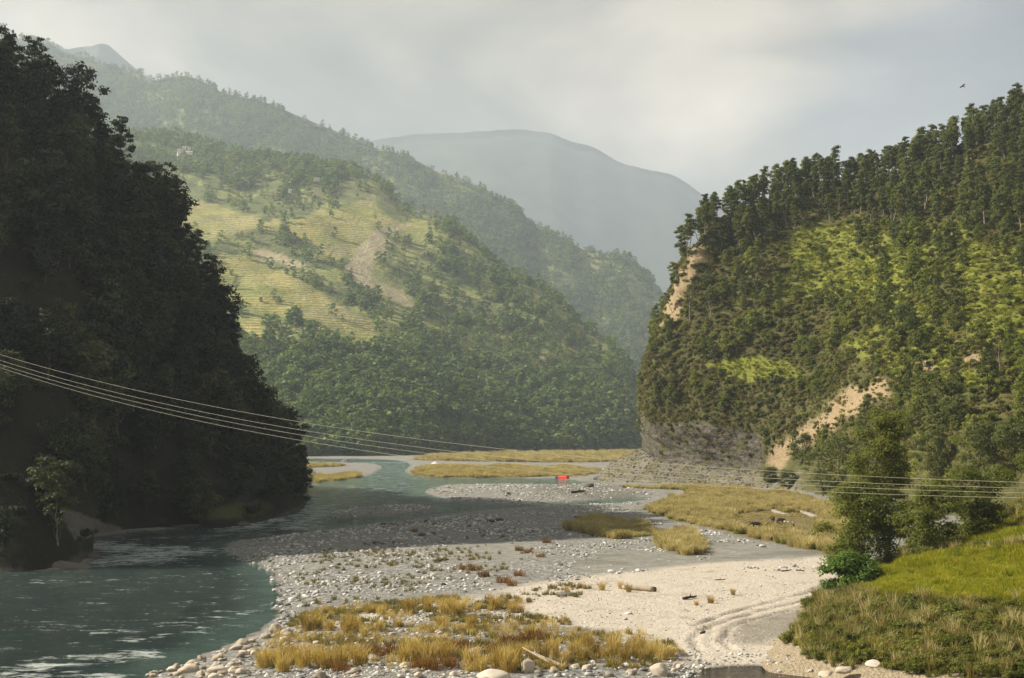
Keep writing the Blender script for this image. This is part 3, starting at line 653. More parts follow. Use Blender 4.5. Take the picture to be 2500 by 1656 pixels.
PEAK = far_mountain('mountain_peak', [(-500, 260), (-200, 190), (0, 150), (60, 140), (89, 131), (112, 125), (139, 133), (152, 142), (190, 139), (211, 137), (232, 130), (253, 131), (275, 148), (296, 165), (338, 199), (368, 216), (480, 300), (650, 400), (900, 520)], 8000,
                    'blue grey double peak behind the ridge at upper left', 47)

# --- grassy bank, lower right (height through surveyed points)
cp = [(1800, 1602, .2), (1850, 1606, .4), (1900, 1578, .9), (1990, 1500, 1.8), (2040, 1445, 2.2), (2100, 1425, 3.6), (2150, 1400, 4.6), (2250, 1345, 6.4), (2330, 1330, 7.4), (2400, 1290, 9.), (2500, 1255, 11.2), (2700, 1220, 14.),
      (2150, 1450, 5.2), (2300, 1455, 5.6), (2500, 1460, 6.2), (2700, 1460, 7), (2080, 1500, 3.9), (2000, 1560, 1.9), (2150, 1560, 3.0), (2300, 1560, 3.3), (2500, 1560, 3.6), (1930, 1622, .8), (2100, 1640, 1.2), (2300, 1648, 1.5), (2500, 1650, 1.7), (2750, 1650, 2.2),
      (2000, 1656, .1), (2200, 1700, .1), (2500, 1720, .2), (2800, 1720, .3), (2300, 1400, 6.1), (2450, 1400, 6.5), (2600, 1380, 7.5), (2450, 1310, 8.1), (2000, 1440, .6), (1960, 1470, .3), (1940, 1520, .2), (1880, 1556, .1), (1800, 1590, -.2)]
CPW = np.array([G(a, b, z) for a, b, z in cp])
extra = np.array([[45, 190, -.8], [52, 210, -.8], [60, 235, -.6], [75, 260, .5], [100, 270, 6], [130, 240, 16], [140, 180, 16], [120, 110, 1], [95, 100, 0], [60, 105, -.6], [30, 115, -1.0], [150, 130, 9]], float)
CPW = np.concatenate([CPW, extra])
def tps(r): return np.where(r > 0, r * r * np.log(np.maximum(r, 1e-9)), 0)
nA = len(CPW); Dm = np.linalg.norm(CPW[:, None, :2] - CPW[None, :, :2], axis=2)
A = np.zeros((nA + 3, nA + 3)); A[:nA, :nA] = tps(Dm) + np.eye(nA) * 6.0; A[:nA, nA] = 1; A[:nA, nA + 1:] = CPW[:, :2]; A[nA:, :nA] = A[:nA, nA:].T
wts = np.linalg.solve(A, np.concatenate([CPW[:, 2], [0, 0, 0]]))
def bank_z(x, y):
    v = wts[nA] + wts[nA + 1] * x + wts[nA + 2] * y
    for k in range(nA): v = v + wts[k] * tps(np.hypot(x - CPW[k, 0], y - CPW[k, 1]))
    return v
bx_, by_ = np.meshgrid(np.linspace(24, 150, 260), np.linspace(100, 272, 300), indexing='xy')
bz = bank_z(bx_, by_); bz = bz + .22 * fbm(bx_ * .35, by_ * .35, 71, 4) + .5 * fbm(bx_ * .08, by_ * .08, 73, 3) * smooth(.5, 2, bz)
bz = np.where(bx_ < 40, np.minimum(bz, bz - (40 - bx_) * .02), bz)
Sb = np.stack([bx_, by_, bz], -1); bpx, bpy_ = proj(Sb)
RICE = [[(2140, 1395), (2190, 1372), (2300, 1355), (2600, 1330), (3050, 1310), (3050, 1490), (2700, 1480), (2500, 1482), (2320, 1476), (2150, 1468), (2085, 1446)], [(2330, 1330), (2380, 1300), (2700, 1270), (2700, 1325), (2500, 1335), (2360, 1340)], [(2400, 1290), (2500, 1262), (2700, 1230), (2700, 1265), (2480, 1290)]]
def bpoly(q, w=10): return smooth(w, -w, sdf(np.array(q, float), bpx, bpy_) + w * .5 * fbm(bpx / 20, bpy_ / 20, 81, 3))
ricem = np.maximum.reduce([bpoly(q) for q in RICE])
lip = smooth(1.9, .9, bz + .5 * fbm(bx_ * .3, by_ * .3, 83, 3)) * smooth(165, 145, by_)
lip = np.maximum(lip, smooth(1.0, .4, bz))
cov_b = np.stack([lip * (1 - ricem), lip * 0, ricem, lip * 0], -1)
tag(obj('bank_terrain', mesh_np('bank_terrain', Sb.reshape(-1, 3), grid_faces(300, 260), M['bank'], True, {'cover': ('FLOAT_COLOR', cov_b.reshape(-1, 4))})), 'grassy river bank with a sandy lip at lower right', None, None, 'structure')
def top_z(x, y):
    """the higher of valley floor and bank at one place"""
    xa, ya = np.atleast_1d(np.asarray(x, float)), np.atleast_1d(np.asarray(y, float))
    z = ground_z(xa, ya)
    m = (xa > 24) & (xa < 150) & (ya > 100) & (ya < 272)
    if m.any():
        i = (ya[m] - 100) / 172 * 299; j = (xa[m] - 24) / 126 * 259; i0 = np.clip(i.astype(int), 0, 298); j0 = np.clip(j.astype(int), 0, 258); fi, fj = i - i0, j - j0
        b = (bz[i0, j0] * (1 - fi) + bz[i0 + 1, j0] * fi) * (1 - fj) + (bz[i0, j0 + 1] * (1 - fi) + bz[i0 + 1, j0 + 1] * fi) * fj
        z[m] = np.maximum(z[m], b)
    return z

# ------------------------------------------------------------------ plants: meshes
def leaf_cloud(cent, rad, n, size, rg, upb=.5, aspect=.55, shell=.75):
    """n rhombic leaf sprays on the shells of the clumps cent/rad"""
    k = rg.integers(0, len(cent), n) if np.isscalar(rad) else rg.choice(len(cent), n, p=rad ** 2 / (rad ** 2).sum())
    rr = rad if np.isscalar(rad) else rad[k][:, None]
    d = rg.normal(size=(n, 3)); d /= np.linalg.norm(d, axis=1, keepdims=True); d[:, 2] = np.where(d[:, 2] < -.3, -d[:, 2], d[:, 2])
    p = cent[k] + d * rr * (shell + (1 - shell) * rg.random((n, 1))) * rg.uniform(.35, 1.3, (n, 1)) * np.array([1.1, 1.1, .72])
    nr = d * .8 + np.array([0, 0, upb]) + rg.normal(size=(n, 3)) * .45; nr /= np.linalg.norm(nr, axis=1, keepdims=True)
    a = np.cross(nr, rg.normal(size=(n, 3))); a /= np.linalg.norm(a, axis=1, keepdims=True); b = np.cross(nr, a)
    s = size * rg.uniform(.6, 1.35, (n, 1))
    V = np.stack([p - a * s, p + b * s * aspect, p + a * s, p - b * s * aspect], 1).reshape(-1, 3)
    return V, np.arange(n * 4).reshape(-1, 4)
def make_tree(name, seed, H, W, bare, nclump, nleaf, lsize, leaf, bark='bark', form='round', lean=0.0, clump=.2, trunk_r=None):
    """trunk and crown meshes of one tree; bare = share of the height without crown"""
    rg = np.random.default_rng(seed)
    n = 9; t = np.linspace(0, 1, n)
    tx = np.cumsum(rg.normal(0, .018, n)) * H + lean * H * t ** 1.4; ty = np.cumsum(rg.normal(0, .018, n)) * H
    axis = np.stack([tx - tx[0], ty - ty[0], t * H * .93 - .6], 1)
    r0 = trunk_r or H * .017
    paths = [(axis, r0 * (1 - .85 * t) * (1 + .7 * np.exp(-t * 14)))]
    cent, rad = [], []
    for k in range(nclump):
        f = bare + (1 - bare) * (k + rg.random()) / nclump
        g = (f - bare) / (1 - bare)
        prof = {'round': math.sqrt(max(.06, 1 - (2 * g * .92 - .85) ** 2)), 'column': .55 + .45 * math.sin(math.pi * min(1, g * 1.15)), 'spread': .45 + .6 * g if g < .75 else 1.2 - .9 * (g - .5), 'cone': 1.05 - .95 * g}[form]
        ang = k * 2.4 + rg.normal(0, .5); rr = W * .5 * prof * rg.uniform(.35, .95)
        i = min(n - 1, int(f * (n - 1))); base = axis[max(0, i - 1)]
        tip = np.array([axis[i, 0] + math.cos(ang) * rr, axis[i, 1] + math.sin(ang) * rr, f * H * .97])
        cent.append(tip); rad.append(W * clump * rg.uniform(.65, 1.25) * (.75 + .4 * prof))
        mid = base * .5 + tip * .5 + np.array([0, 0, -.04 * H])
        paths.append((np.stack([base, mid, tip]), np.array([r0 * .38 * (1.1 - f), r0 * .25 * (1.1 - f), r0 * .06])))
    cent.append(axis[-1] + [0, 0, .02 * H]); rad.append(W * clump * .8)
    V, F = tube_np(paths, 6); tm = mesh_np(name + '_trunk', V, F, M[bark], True)
    V, F = leaf_cloud(np.array(cent), np.array(rad), nleaf, lsize, rg)
    return tm, mesh_np(name + '_crown', V, F, M[leaf])
def make_bush(name, seed, W, Hh, nclump, nleaf, lsize, leaf, aspect=.55):
    rg = np.random.default_rng(seed)
    c = rg.normal(size=(nclump, 3)); c /= np.linalg.norm(c, axis=1, keepdims=True); c *= rg.random((nclump, 1)) ** .5
    c = c * np.array([W * .36, W * .36, Hh * .32]) + np.array([0, 0, Hh * .48])
    V, F = leaf_cloud(c, W * .24 * rg.uniform(.7, 1.2, nclump), nleaf, lsize, rg, aspect=aspect)
    return mesh_np(name, V, F, M[leaf])
def make_tuft(name, seed, n, h, spread, mat, w=.02, droop=.35, plume=False):
    """a tussock of n curved blades, each three tapering quads"""
    rg = np.random.default_rng(seed)
    ang = rg.uniform(0, 2 * np.pi, n); base = np.stack([np.cos(ang), np.sin(ang)], 1) * (rg.random((n, 1)) ** .7) * spread * .45
    out = np.stack([np.cos(ang), np.sin(ang)], 1) * .8 + rg.normal(0, .5, (n, 2)); hh = h * rg.uniform(.45, 1.05, n)
    ln = rg.uniform(.05, droop, n) * hh
    ts = np.array([0, .4, .75, 1.0]); ws = np.array([1, .9, .6, .08]) if not plume else np.array([.7, .6, 1.1, .25])
    side = rg.normal(size=(n, 2)); side /= np.linalg.norm(side, axis=1, keepdims=True)
    V = np.zeros((n, 4, 2, 3))
    for k, (t, wk) in enumerate(zip(ts, ws)):
        c = np.concatenate([base + out * (ln * t ** 2)[:, None], (hh * (t - .12 * t ** 3))[:, None]], 1)
        off = np.concatenate([side * w * wk, np.zeros((n, 1))], 1)
        V[:, k, 0], V[:, k, 1] = c - off, c + off
    q = np.array([[0, 1, 3, 2], [2, 3, 5, 4], [4, 5, 7, 6]])
    F = (np.arange(n)[:, None, None] * 8 + q[None]).reshape(-1, 4)
    return mesh_np(name, V.reshape(-1, 3), F, M[mat])
def make_rock(name, seed, sub, mat, flat=.65, rough=.28, angular=.0):
    bm = bmesh.new(); bmesh.ops.create_icosphere(bm, subdivisions=sub, radius=1)
    rg = np.random.default_rng(seed); ph = rg.uniform(0, 50, 3); sx, sy = rg.uniform(.75, 1.3, 2)
    pl = rg.normal(size=(7, 3)); pl /= np.linalg.norm(pl, axis=1, keepdims=True)
    for v in bm.verts:
        c = np.array(v.co)
        f = 1 + rough * float(fbm(np.array([c[0] * 1.1 + ph[0] + c[2]]), np.array([c[1] * 1.1 + ph[1] - c[2] * .7]), seed, 4)[0])
        c = c * f
        if angular:
            for q in pl:
                dd = c @ q - (1 - angular)
                if dd > 0: c = c - q * dd * .85
        v.co = c * np.array([sx, sy, flat])
    return bm_mesh(name, bm, M[mat], sub >= 2)

# ------------------------------------------------------------------ scattered stuff (geometry nodes, one object each)
def proto_coll(name, meshes):
    col = bpy.data.collections.new(name)
    for i, m_ in enumerate(meshes):
        col.objects.link(bpy.data.objects.new('%s_%02d' % (name, i), m_))
    return col
def scatter_obj(name, label, pts, rot, scale, pick, col):
    me = bpy.data.meshes.new(name); n = len(pts)
    me.vertices.add(n); me.vertices.foreach_set('co', np.asarray(pts, np.float32).ravel())
    a = me.attributes.new('rot', 'FLOAT_VECTOR', 'POINT'); a.data.foreach_set('vector', np.asarray(rot, np.float32).ravel())
    scale = np.asarray(scale, np.float32); scale = np.repeat(scale[:, None], 3, 1) if scale.ndim == 1 else scale
    a = me.attributes.new('scl', 'FLOAT_VECTOR', 'POINT'); a.data.foreach_set('vector', scale.ravel())
    a = me.attributes.new('pick', 'INT', 'POINT'); a.data.foreach_set('value', np.asarray(pick, np.int32))
    me.update()
    o = obj(name, me); tag(o, label, None, None, 'stuff')
    ng = bpy.data.node_groups.new(name, 'GeometryNodeTree')
    ng.interface.new_socket('Geometry', in_out='INPUT', socket_type='NodeSocketGeometry'); ng.interface.new_socket('Geometry', in_out='OUTPUT', socket_type='NodeSocketGeometry')
    nd, lk = ng.nodes, ng.links
    gi, go = nd.new('NodeGroupInput'), nd.new('NodeGroupOutput')
    ci = nd.new('GeometryNodeCollectionInfo'); ci.inputs['Collection'].default_value = col; ci.inputs['Separate Children'].default_value = True; ci.inputs['Reset Children'].default_value = True
    ip = nd.new('GeometryNodeInstanceOnPoints'); ip.inputs['Pick Instance'].default_value = True
    for nm, tp, sock in (('rot', 'FLOAT_VECTOR', 'Rotation'), ('scl', 'FLOAT_VECTOR', 'Scale'), ('pick', 'INT', 'Instance Index')):
        na = nd.new('GeometryNodeInputNamedAttribute'); na.data_type = tp; na.inputs[0].default_value = nm
        lk.new(na.outputs[0], ip.inputs[sock])
    lk.new(gi.outputs[0], ip.inputs['Points']); lk.new(ci.outputs[0], ip.inputs['Instance']); lk.new(ip.outputs[0], go.inputs[0])
    md = o.modifiers.new('scatter', 'NODES'); md.node_group = ng
    return o
def zrot(n, tilt=0.0, rg=rng):
    return np.stack([rg.normal(0, tilt, n), rg.normal(0, tilt, n), rg.uniform(0, 6.283, n)], 1)
def sample_poly(pl, dens, rg, cap=40000):
    lo, hi = pl.min(0), pl.max(0); n = int(min(cap * 4, (hi - lo).prod() * dens)); p = rg.uniform(lo, hi, (n, 2))
    return p[inside(pl, p[:, 0], p[:, 1])][:cap]

# far woods on the mountains
far_protos = [make_tree('far_tree', 300 + k, 13, [9, 10, 7, 8][k], .12, 9, 130, 1.25, 'leaf_far', 'bark', ['round', 'round', 'column', 'spread'][k], clump=.24)[1] for k in range(4)]
far_col = proto_coll('far_tree', far_protos)
def wood(hill, n, weight, name, label, smin, smax, rg, col=far_col, npick=4):
    p, nr, i, j = hill.scatter(n, weight, rg)
    p[:, 2] -= .6
    s = rg.uniform(smin, smax, n); sc = np.stack([s * rg.uniform(.85, 1.2, n), s * rg.uniform(.85, 1.2, n), s], 1)
    scatter_obj(name, label, p, zrot(n, .06, rg), sc, rg.integers(0, npick, n), col)
open_ = np.clip(SPUR.cover.max(-1), 0, 1)
wband = (1 - .985 * smooth(.35, .7, np.maximum(SPUR.cover[..., 0], SPUR.cover[..., 1]))) * smooth(.0, .02, SPUR.u) * smooth(.93, .86, SPUR.u)
tree_line = np.interp(SPUR.px, [500, 900, 1100, 1300, 1500, 1700], [835, 850, 870, 920, 985, 1050])
low = smooth(-25, 25, SPUR.py - tree_line + 30 * fbm(SPUR.px / 40, SPUR.py / 40, 13, 3))
dens = low + (1 - low) * (.04 + .30 * smooth(.05, .4, fbm(SPUR.px / 50, SPUR.py / 35, 3, 4)) + .07 * smooth(1010, 1200, SPUR.px) + .14 * smooth(480, 380, SPUR.py))
vis = (SPUR.px > 150) & (SPUR.px < 1720)
HOUSE_PX = [(457, 381), (436, 383), (440, 374), (450, 367), (465, 367), (546, 367), (600, 364), (705, 474), (775, 443), (573, 428)]
clear = np.minimum.reduce([smooth(3, 14, np.hypot(SPUR.px - hx, (SPUR.py - hy - 4) * 1.3)) for hx, hy in HOUSE_PX])
wood(SPUR, 12800, wband * dens * vis * clear, 'forest_spur', 'mixed green wood covering the lower slopes across the river', .5, 1.55, np.random.default_rng(1))
wr = smooth(.0, .05, RIDGE.u) * (RIDGE.px > 20) * (RIDGE.px < 1900) * (.25 + .75 * smooth(-.15, .3, fbm(RIDGE.px / 45, RIDGE.py / 40, 6, 4))) * (1 - .8 * RIDGE.cover[..., 2])
wood(RIDGE, 24000, wr * (RIDGE.u < .80), 'forest_ridge', 'blue hazed woodland on the long ridge', 1.0, 2.0, np.random.default_rng(2))

# ------------------------------------------------------------------ the hazy air of the valley
HAZE = 8.2e-5
bm = bmesh.new(); box(bm, (0, 6400, 1270), (24000, 14800, 2554.2))
m, nt = material('haze'); n = N(nt)
vol = n('ShaderNodeVolumePrincipled', {'Color': (.75, .865, 1.0, 1), 'Density': HAZE, 'Anisotropy': .35})
nt.links.new(vol.outputs[0], n('ShaderNodeOutputMaterial').inputs['Volume'])
tag(obj('haze', bm_mesh('haze', bm, m)), 'pale blue haze filling the valley', None, None, 'stuff')

# ------------------------------------------------------------------ trees
def place_tree(name, proto, p, s, rz, label, group=None, cat='tree', sz=None, tilt=0.0):
    o = bpy.data.objects.new(name, None); C.objects.link(o)
    o.empty_display_size = .5
    o.location = (float(p[0]), float(p[1]), float(p[2])); o.rotation_euler = (tilt, 0, rz); o.scale = (s, s, sz or s)
    tag(o, label, cat, group)
    for nm, m_ in zip(('trunk', 'crown'), proto):
        if m_ is None: continue
        c = bpy.data.objects.new(nm, m_); C.objects.link(c); c.parent = o
    return o
def spaced(p, dmin, most):
    keep = []; cell = {}
    for k, q in enumerate(p):
        key = (int(q[0] // dmin), int(q[1] // dmin), int(q[2] // dmin)); ok = True
        for a in (-1, 0, 1):
            for b in (-1, 0, 1):
                for c in (-1, 0, 1):
                    for j in cell.get((key[0] + a, key[1] + b, key[2] + c), ()):
                        if ((p[j] - q) ** 2).sum() < dmin * dmin: ok = False
        if ok:
            cell.setdefault(key, []).append(k); keep.append(k)
            if len(keep) >= most: break
    return keep
def hill_at(h, px, py, umax=.84):
    d = (h.px - px) ** 2 + (h.py - py) ** 2 + (h.u > umax) * 1e9
    i, j = np.unravel_index(np.argmin(d), d.shape); return h.S[i, j].copy()

# wood on the shaded hill
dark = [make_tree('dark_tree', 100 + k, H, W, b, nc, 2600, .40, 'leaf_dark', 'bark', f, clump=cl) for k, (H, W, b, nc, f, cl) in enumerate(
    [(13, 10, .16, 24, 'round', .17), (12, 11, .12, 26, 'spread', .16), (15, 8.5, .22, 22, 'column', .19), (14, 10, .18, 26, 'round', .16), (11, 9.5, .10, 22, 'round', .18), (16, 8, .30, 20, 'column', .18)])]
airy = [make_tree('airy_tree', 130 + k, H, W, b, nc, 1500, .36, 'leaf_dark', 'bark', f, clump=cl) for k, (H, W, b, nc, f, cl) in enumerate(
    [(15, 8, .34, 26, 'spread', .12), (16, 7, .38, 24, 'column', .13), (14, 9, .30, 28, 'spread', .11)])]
rg = np.random.default_rng(11)
vis = (LEFT.px > -110) & (LEFT.px < 780)
p, nr, i, j = LEFT.scatter(9000, vis * smooth(.13, .19, LEFT.u) * smooth(.80, .77, LEFT.u) * (1 - LEFT.cover[..., 0]) * (1 - .75 * LEFT.cover[..., 2]), rg)
crest_first = np.argsort(-(LEFT.u[i, j] > .715).astype(float) + rg.random(len(p)) * .5)
p, i, j = p[crest_first], i[crest_first], j[crest_first]
for k in spaced(p, 6.3, 300):
    u = LEFT.u[i[k], j[k]]; py = LEFT.py[i[k], j[k]]
    px = LEFT.px[i[k], j[k]]; s = (rg.uniform(.65, 1.0) if rg.random() < .6 else rg.uniform(1.0, 1.45)) * (.62 if py > 1150 else 1); v = rg.integers(0, 6)
    if u > .70 and rg.random() < .45: pr, form = airy[v % 3], 'open-crowned'
    else: pr, form = dark[v], ('round', 'spreading', 'slim', 'round', 'squat', 'tall')[v]
    size = 'large' if s > 1.0 else 'small' if s < .78 else 'mid-sized'
    if u > .70: where, grp = 'on the crest of the shaded hill, ' + ('at its high end' if px < 150 else 'at its low river end' if px > 520 else 'midway along it'), 'trees along the crest of the shaded hill'
    elif py < 620: where, grp = 'high on the shaded hill, ' + ('by the picture edge' if px < 140 else 'just below the crest'), 'trees high on the shaded hill'
    elif py < 980: where, grp = 'halfway up the shaded hill, ' + ('above the cable ends' if px < 180 else 'just left of the crest' if px > 420 else 'in its middle'), 'trees halfway up the shaded hill'
    elif py < 1150: where, grp = 'low on the shaded hill, ' + ('above the rock point' if px < 250 else 'near its river end' if px > 520 else 'above the cobble cove'), 'trees low on the shaded hill'
    else: where, grp = 'on the shaded shore, ' + ('behind the rock point' if px < 250 else 'near the river end' if px > 520 else 'above the ledges'), 'trees on the shaded shore'
    lab = '%s %s dark tree %s' % (size, form, where)
    place_tree('broadleaf_tree', pr, p[k] - [0, 0, .5], s, rg.uniform(0, 6.28), lab, grp, sz=s * rg.uniform(.9, 1.15))
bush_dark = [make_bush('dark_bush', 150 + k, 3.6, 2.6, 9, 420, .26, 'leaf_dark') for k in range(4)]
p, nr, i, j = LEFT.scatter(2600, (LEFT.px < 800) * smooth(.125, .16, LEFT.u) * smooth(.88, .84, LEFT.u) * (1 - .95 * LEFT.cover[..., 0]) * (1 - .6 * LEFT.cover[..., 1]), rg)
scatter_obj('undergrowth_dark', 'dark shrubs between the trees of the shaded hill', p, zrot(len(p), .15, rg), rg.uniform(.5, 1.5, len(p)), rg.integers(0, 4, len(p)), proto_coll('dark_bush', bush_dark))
# low pale-stemmed tree on the rock point and the airy one at the hill's end
pt = make_tree('point_tree', 160, 9, 6, .3, 12, 1100, .26, 'leaf_dark', 'bark_pale', 'spread', clump=.17)
q = hill_at(LEFT, 143, 1330); place_tree('broadleaf_tree', pt, q, 1.0, .4, 'small pale-stemmed tree on the rock point in the river bend')
et = make_tree('end_tree', 161, 17, 12, .28, 17, 2600, .36, 'leaf_dark', 'bark', 'spread', clump=.14)
q = hill_at(LEFT, 712, 1150); place_tree('broadleaf_tree', et, q, 1.0, .9, 'open-crowned dark tree at the river end of the shaded hill')

# tall trees on the ridge of the cliff hill
ridge = [make_tree('ridge_tree', 200 + k, H, W, b, nc, 1350, .46, 'leaf_ridge', 'bark_pale', 'column', clump=cl) for k, (H, W, b, nc, cl) in enumerate(
    [(18, 5.8, .30, 17, .24), (20, 5.4, .36, 17, .25), (16, 6.0, .24, 16, .24), (19, 5.0, .42, 15, .26), (17, 6.4, .26, 18, .22), (15, 5.4, .18, 16, .25)])]
rg = np.random.default_rng(12)
inv = (RIGHT.px > 1660) & (RIGHT.px < 2540)
band = smooth(.665, .72, RIGHT.u + .02 * fbm(RIGHT.px / 60, RIGHT.py / 60, 5, 3)) * smooth(.85, .835, RIGHT.u)
p, nr, i, j = RIGHT.scatter(12000, inv * (1 + 2.5 * (RIGHT.u > .785)) * band * (1 - RIGHT.cover[..., 0]) * (1 - .8 * RIGHT.cover[..., 2]), rg)
for k in spaced(p, 3.7, 310):
    u = RIGHT.u[i[k], j[k]]; px = RIGHT.px[i[k], j[k]]
    s = rg.uniform(.66, 1.1); v = rg.integers(0, 6)
    size = ('tall', 'tall', 'full', 'thin', 'full', 'short')[v] if s > .82 else 'small'
    col_ = 'above the bare cliff nose' if px < 1850 else 'left of the middle' if px < 2050 else 'right of the middle' if px < 2280 else 'near the picture edge'
    if u > .79: lab, grp = '%s slender tree on the skyline of the cliff hill, %s' % (size, col_), 'trees along the skyline of the cliff hill'
    else: lab, grp = '%s slender tree in the belt under the hill skyline, %s' % (size, col_), 'trees in the belt below the skyline'
    place_tree('slender_tree', ridge[v], p[k] - [0, 0, .4], s, rg.uniform(0, 6.28), lab, grp)
# trees down the slope of the cliff hill
slope = [make_tree('slope_tree', 230 + k, H, W, b, nc, 1250, .36, 'leaf_slope', 'bark', f, clump=cl) for k, (H, W, b, nc, f, cl) in enumerate(
    [(8, 6, .12, 15, 'round', .2), (10, 5.5, .18, 15, 'column', .22), (7, 6.5, .08, 16, 'spread', .19), (9.5, 6.5, .15, 16, 'round', .19), (11, 5, .2, 14, 'column', .23)])]
shade = [make_tree('shade_tree', 240 + k, H, W, b, nc, 1400, .36, 'leaf_ridge', 'bark', f, clump=cl) for k, (H, W, b, nc, f, cl) in enumerate(
    [(10, 7, .14, 16, 'round', .19), (13, 5.5, .16, 15, 'column', .22), (9, 8, .1, 18, 'spread', .17)])]
openr = np.clip(RIGHT.cover[..., 0] + RIGHT.cover[..., 1] + .86 * RIGHT.cover[..., 2], 0, 1)
slide = smooth(15, -15, sdf(np.array([(1800, 1200), (1850, 1100), (1960, 1000), (2080, 925), (2195, 910), (2195, 1010), (2100, 1060), (2010, 1130), (1960, 1200)], float), RIGHT.px, RIGHT.py))
lowcliff = smooth(40, -40, sdf(np.array([(1560, 850), (1960, 820), (1960, 1080), (1560, 1100)], float), RIGHT.px, RIGHT.py))
wgt = ((RIGHT.px > 1590) & (RIGHT.px < 2600)) * smooth(.30, .36, RIGHT.u) * smooth(.73, .69, RIGHT.u) * (1 - openr) * (1 - .78 * lowcliff) * (1 - slide) * (.12 + .88 * smooth(-.1, .25, fbm(RIGHT.px / 70, RIGHT.py / 60, 15, 4)))
p, nr, i, j = RIGHT.scatter(9000, wgt, rg)
for k in spaced(p, 5.2, 250):
    px, py = RIGHT.px[i[k], j[k]], RIGHT.py[i[k], j[k]]
    v = rg.integers(0, 8); v = v if px > 2100 or v < 5 or rg.random() < .5 else v - 4
    pr = (slope + shade)[v]; s = rg.uniform(.6, 1.0) if rg.random() < .65 else rg.uniform(1.0, 1.45)
    look = ('large ' if s > .98 else 'small ' if s < .76 else '') + ('round green', 'upright green', 'spreading green', 'round green', 'slim green', 'round dark', 'slim dark', 'spreading dark')[v]
    if py > 1000: lab, grp = look + ' tree at the foot of the cliff hill' + (' above the landslide foot' if px < 2100 else ' beside the lowest steps'), 'trees at the foot of the cliff hill'
    elif py > 800: lab, grp = look + ' tree on the lower cliff hill slope' + (', over the rock wall' if px < 1850 else ', above the landslide' if px < 2150 else ', by the bright clearing' if px < 2350 else ', near the picture edge'), 'trees on the lower slope of the cliff hill'
    elif px < 1800: lab, grp = look + ' tree clinging to the slope beside the bare cliff face', 'trees beside the cliff face'
    else: lab, grp = look + ' tree among the high terraces' + (', near the cliff' if px < 1950 else ', in their middle' if px < 2200 else ', near the picture edge'), 'trees among the high terraces'
    place_tree('slope_tree', pr, p[k] - [0, 0, .3], s, rg.uniform(0, 6.28), lab, grp)
for px, py, H, lean, lab in ((1708, 592, 15, -.28, 'tree leaning out over the top of the bare cliff'), (1641, 765, 10, -.30, 'thin tree leaning out from the cliff edge into the haze'),
                             (1684, 782, 19, .03, 'tall tree with a pale bare trunk in front of the cliff face'), (1736, 778, 16, .04, 'pale-trunked tree just behind the cliff face'), (1668, 700, 8, -.15, 'small tree rooted in the bare cliff face')):
    t = make_tree('cliff_tree', int(px), H, H * .42, .42, 10, 800, .36, 'leaf_ridge', 'bark_pale', 'spread', lean=lean, clump=.17)
    place_tree('cliff_tree', t, hill_at(RIGHT, px, py) - [0, 0, .3], 1.0, 0, lab)
bt = make_tree('bare_tree', 77, 13, 7, .2, 22, 10, .1, 'leaf_dry', 'bark_pale', 'spread', trunk_r=.2)
place_tree('bare_tree', (bt[0], None), hill_at(RIGHT, 2440, 915), 1.0, 0, 'leafless pale grey tree on the shaded slope of the cliff hill')
bush_r = [make_bush('green_bush', 260 + k, 3.4, 1.7, 10, 300, .28, 'leaf_slope') for k in range(3)] + [make_bush('dry_bush', 270 + k, 3.6, 1.4, 10, 280, .28, 'leaf_dry') for k in range(2)] + [make_bush('dim_bush', 275, 3.2, 2.4, 8, 300, .26, 'leaf_ridge')]
w2 = ((RIGHT.px > 1500) & (RIGHT.px < 2750)) * smooth(.27, .33, RIGHT.u) * smooth(.86, .83, RIGHT.u) * (1 - .97 * np.clip(RIGHT.cover[..., 0], 0, 1)) * (1 - .85 * RIGHT.cover[..., 1]) * (1 - .93 * RIGHT.cover[..., 2])
p, nr, i, j = RIGHT.scatter(14000, w2 * (1 + .8 * lowcliff), rg)
pk = rg.integers(0, 6, len(p)); lc = lowcliff[i, j] > .5; pk = np.where(lc & (rg.random(len(p)) < .6), rg.integers(3, 6, len(p)), pk)
scatter_obj('undergrowth_green', 'green and brown shrubs over the slope of the cliff hill', p, zrot(len(p), .2, rg), .3 + 1.0 * rg.random(len(p)) ** 2, pk, proto_coll('bush_r', bush_r))
turf = [make_tuft('turf', 280 + k, 44, .8, 1.9, 'turf', .10, .9) for k in range(3)]
dry = [make_tuft('dry_turf', 285 + k, 40, .9, 1.8, 'sedge', .09, .9) for k in range(2)]
p, nr, i, j = RIGHT.scatter(14000, w2 * (1 - RIGHT.cover[..., 2]), rg)
scatter_obj('grass_slope', 'rough dry grass over the slope of the cliff hill', p, zrot(len(p), .2, rg), rg.uniform(.5, 1.3, len(p)), rg.integers(0, 2, len(p)), proto_coll('dry_turf', dry))
p, nr, i, j = RIGHT.scatter(15000, ((RIGHT.px > 1500) & (RIGHT.px < 2700)) * RIGHT.cover[..., 2], rg)
scatter_obj('grass_terraces', 'bright green grass and crops on the hill terraces', p, zrot(len(p), .15, rg), rg.uniform(.6, 1.3, len(p)), rg.integers(0, 3, len(p)), proto_coll('turf', turf))

scree = [make_rock('scree', 290 + k, 1, 'ledge', .7, .35) for k in range(4)]
p, nr, i, j = RIGHT.scatter(5000, (RIGHT.px < 2000) * RIGHT.cover[..., 3] * (RIGHT.u < .27), rg)
scatter_obj('rubble_scree', 'grey brown scree stones below the rock wall', p, zrot(len(p), .5, rg), .12 + .6 * rg.random(len(p)) ** 3, rg.integers(0, 4, len(p)), proto_coll('scree', scree))
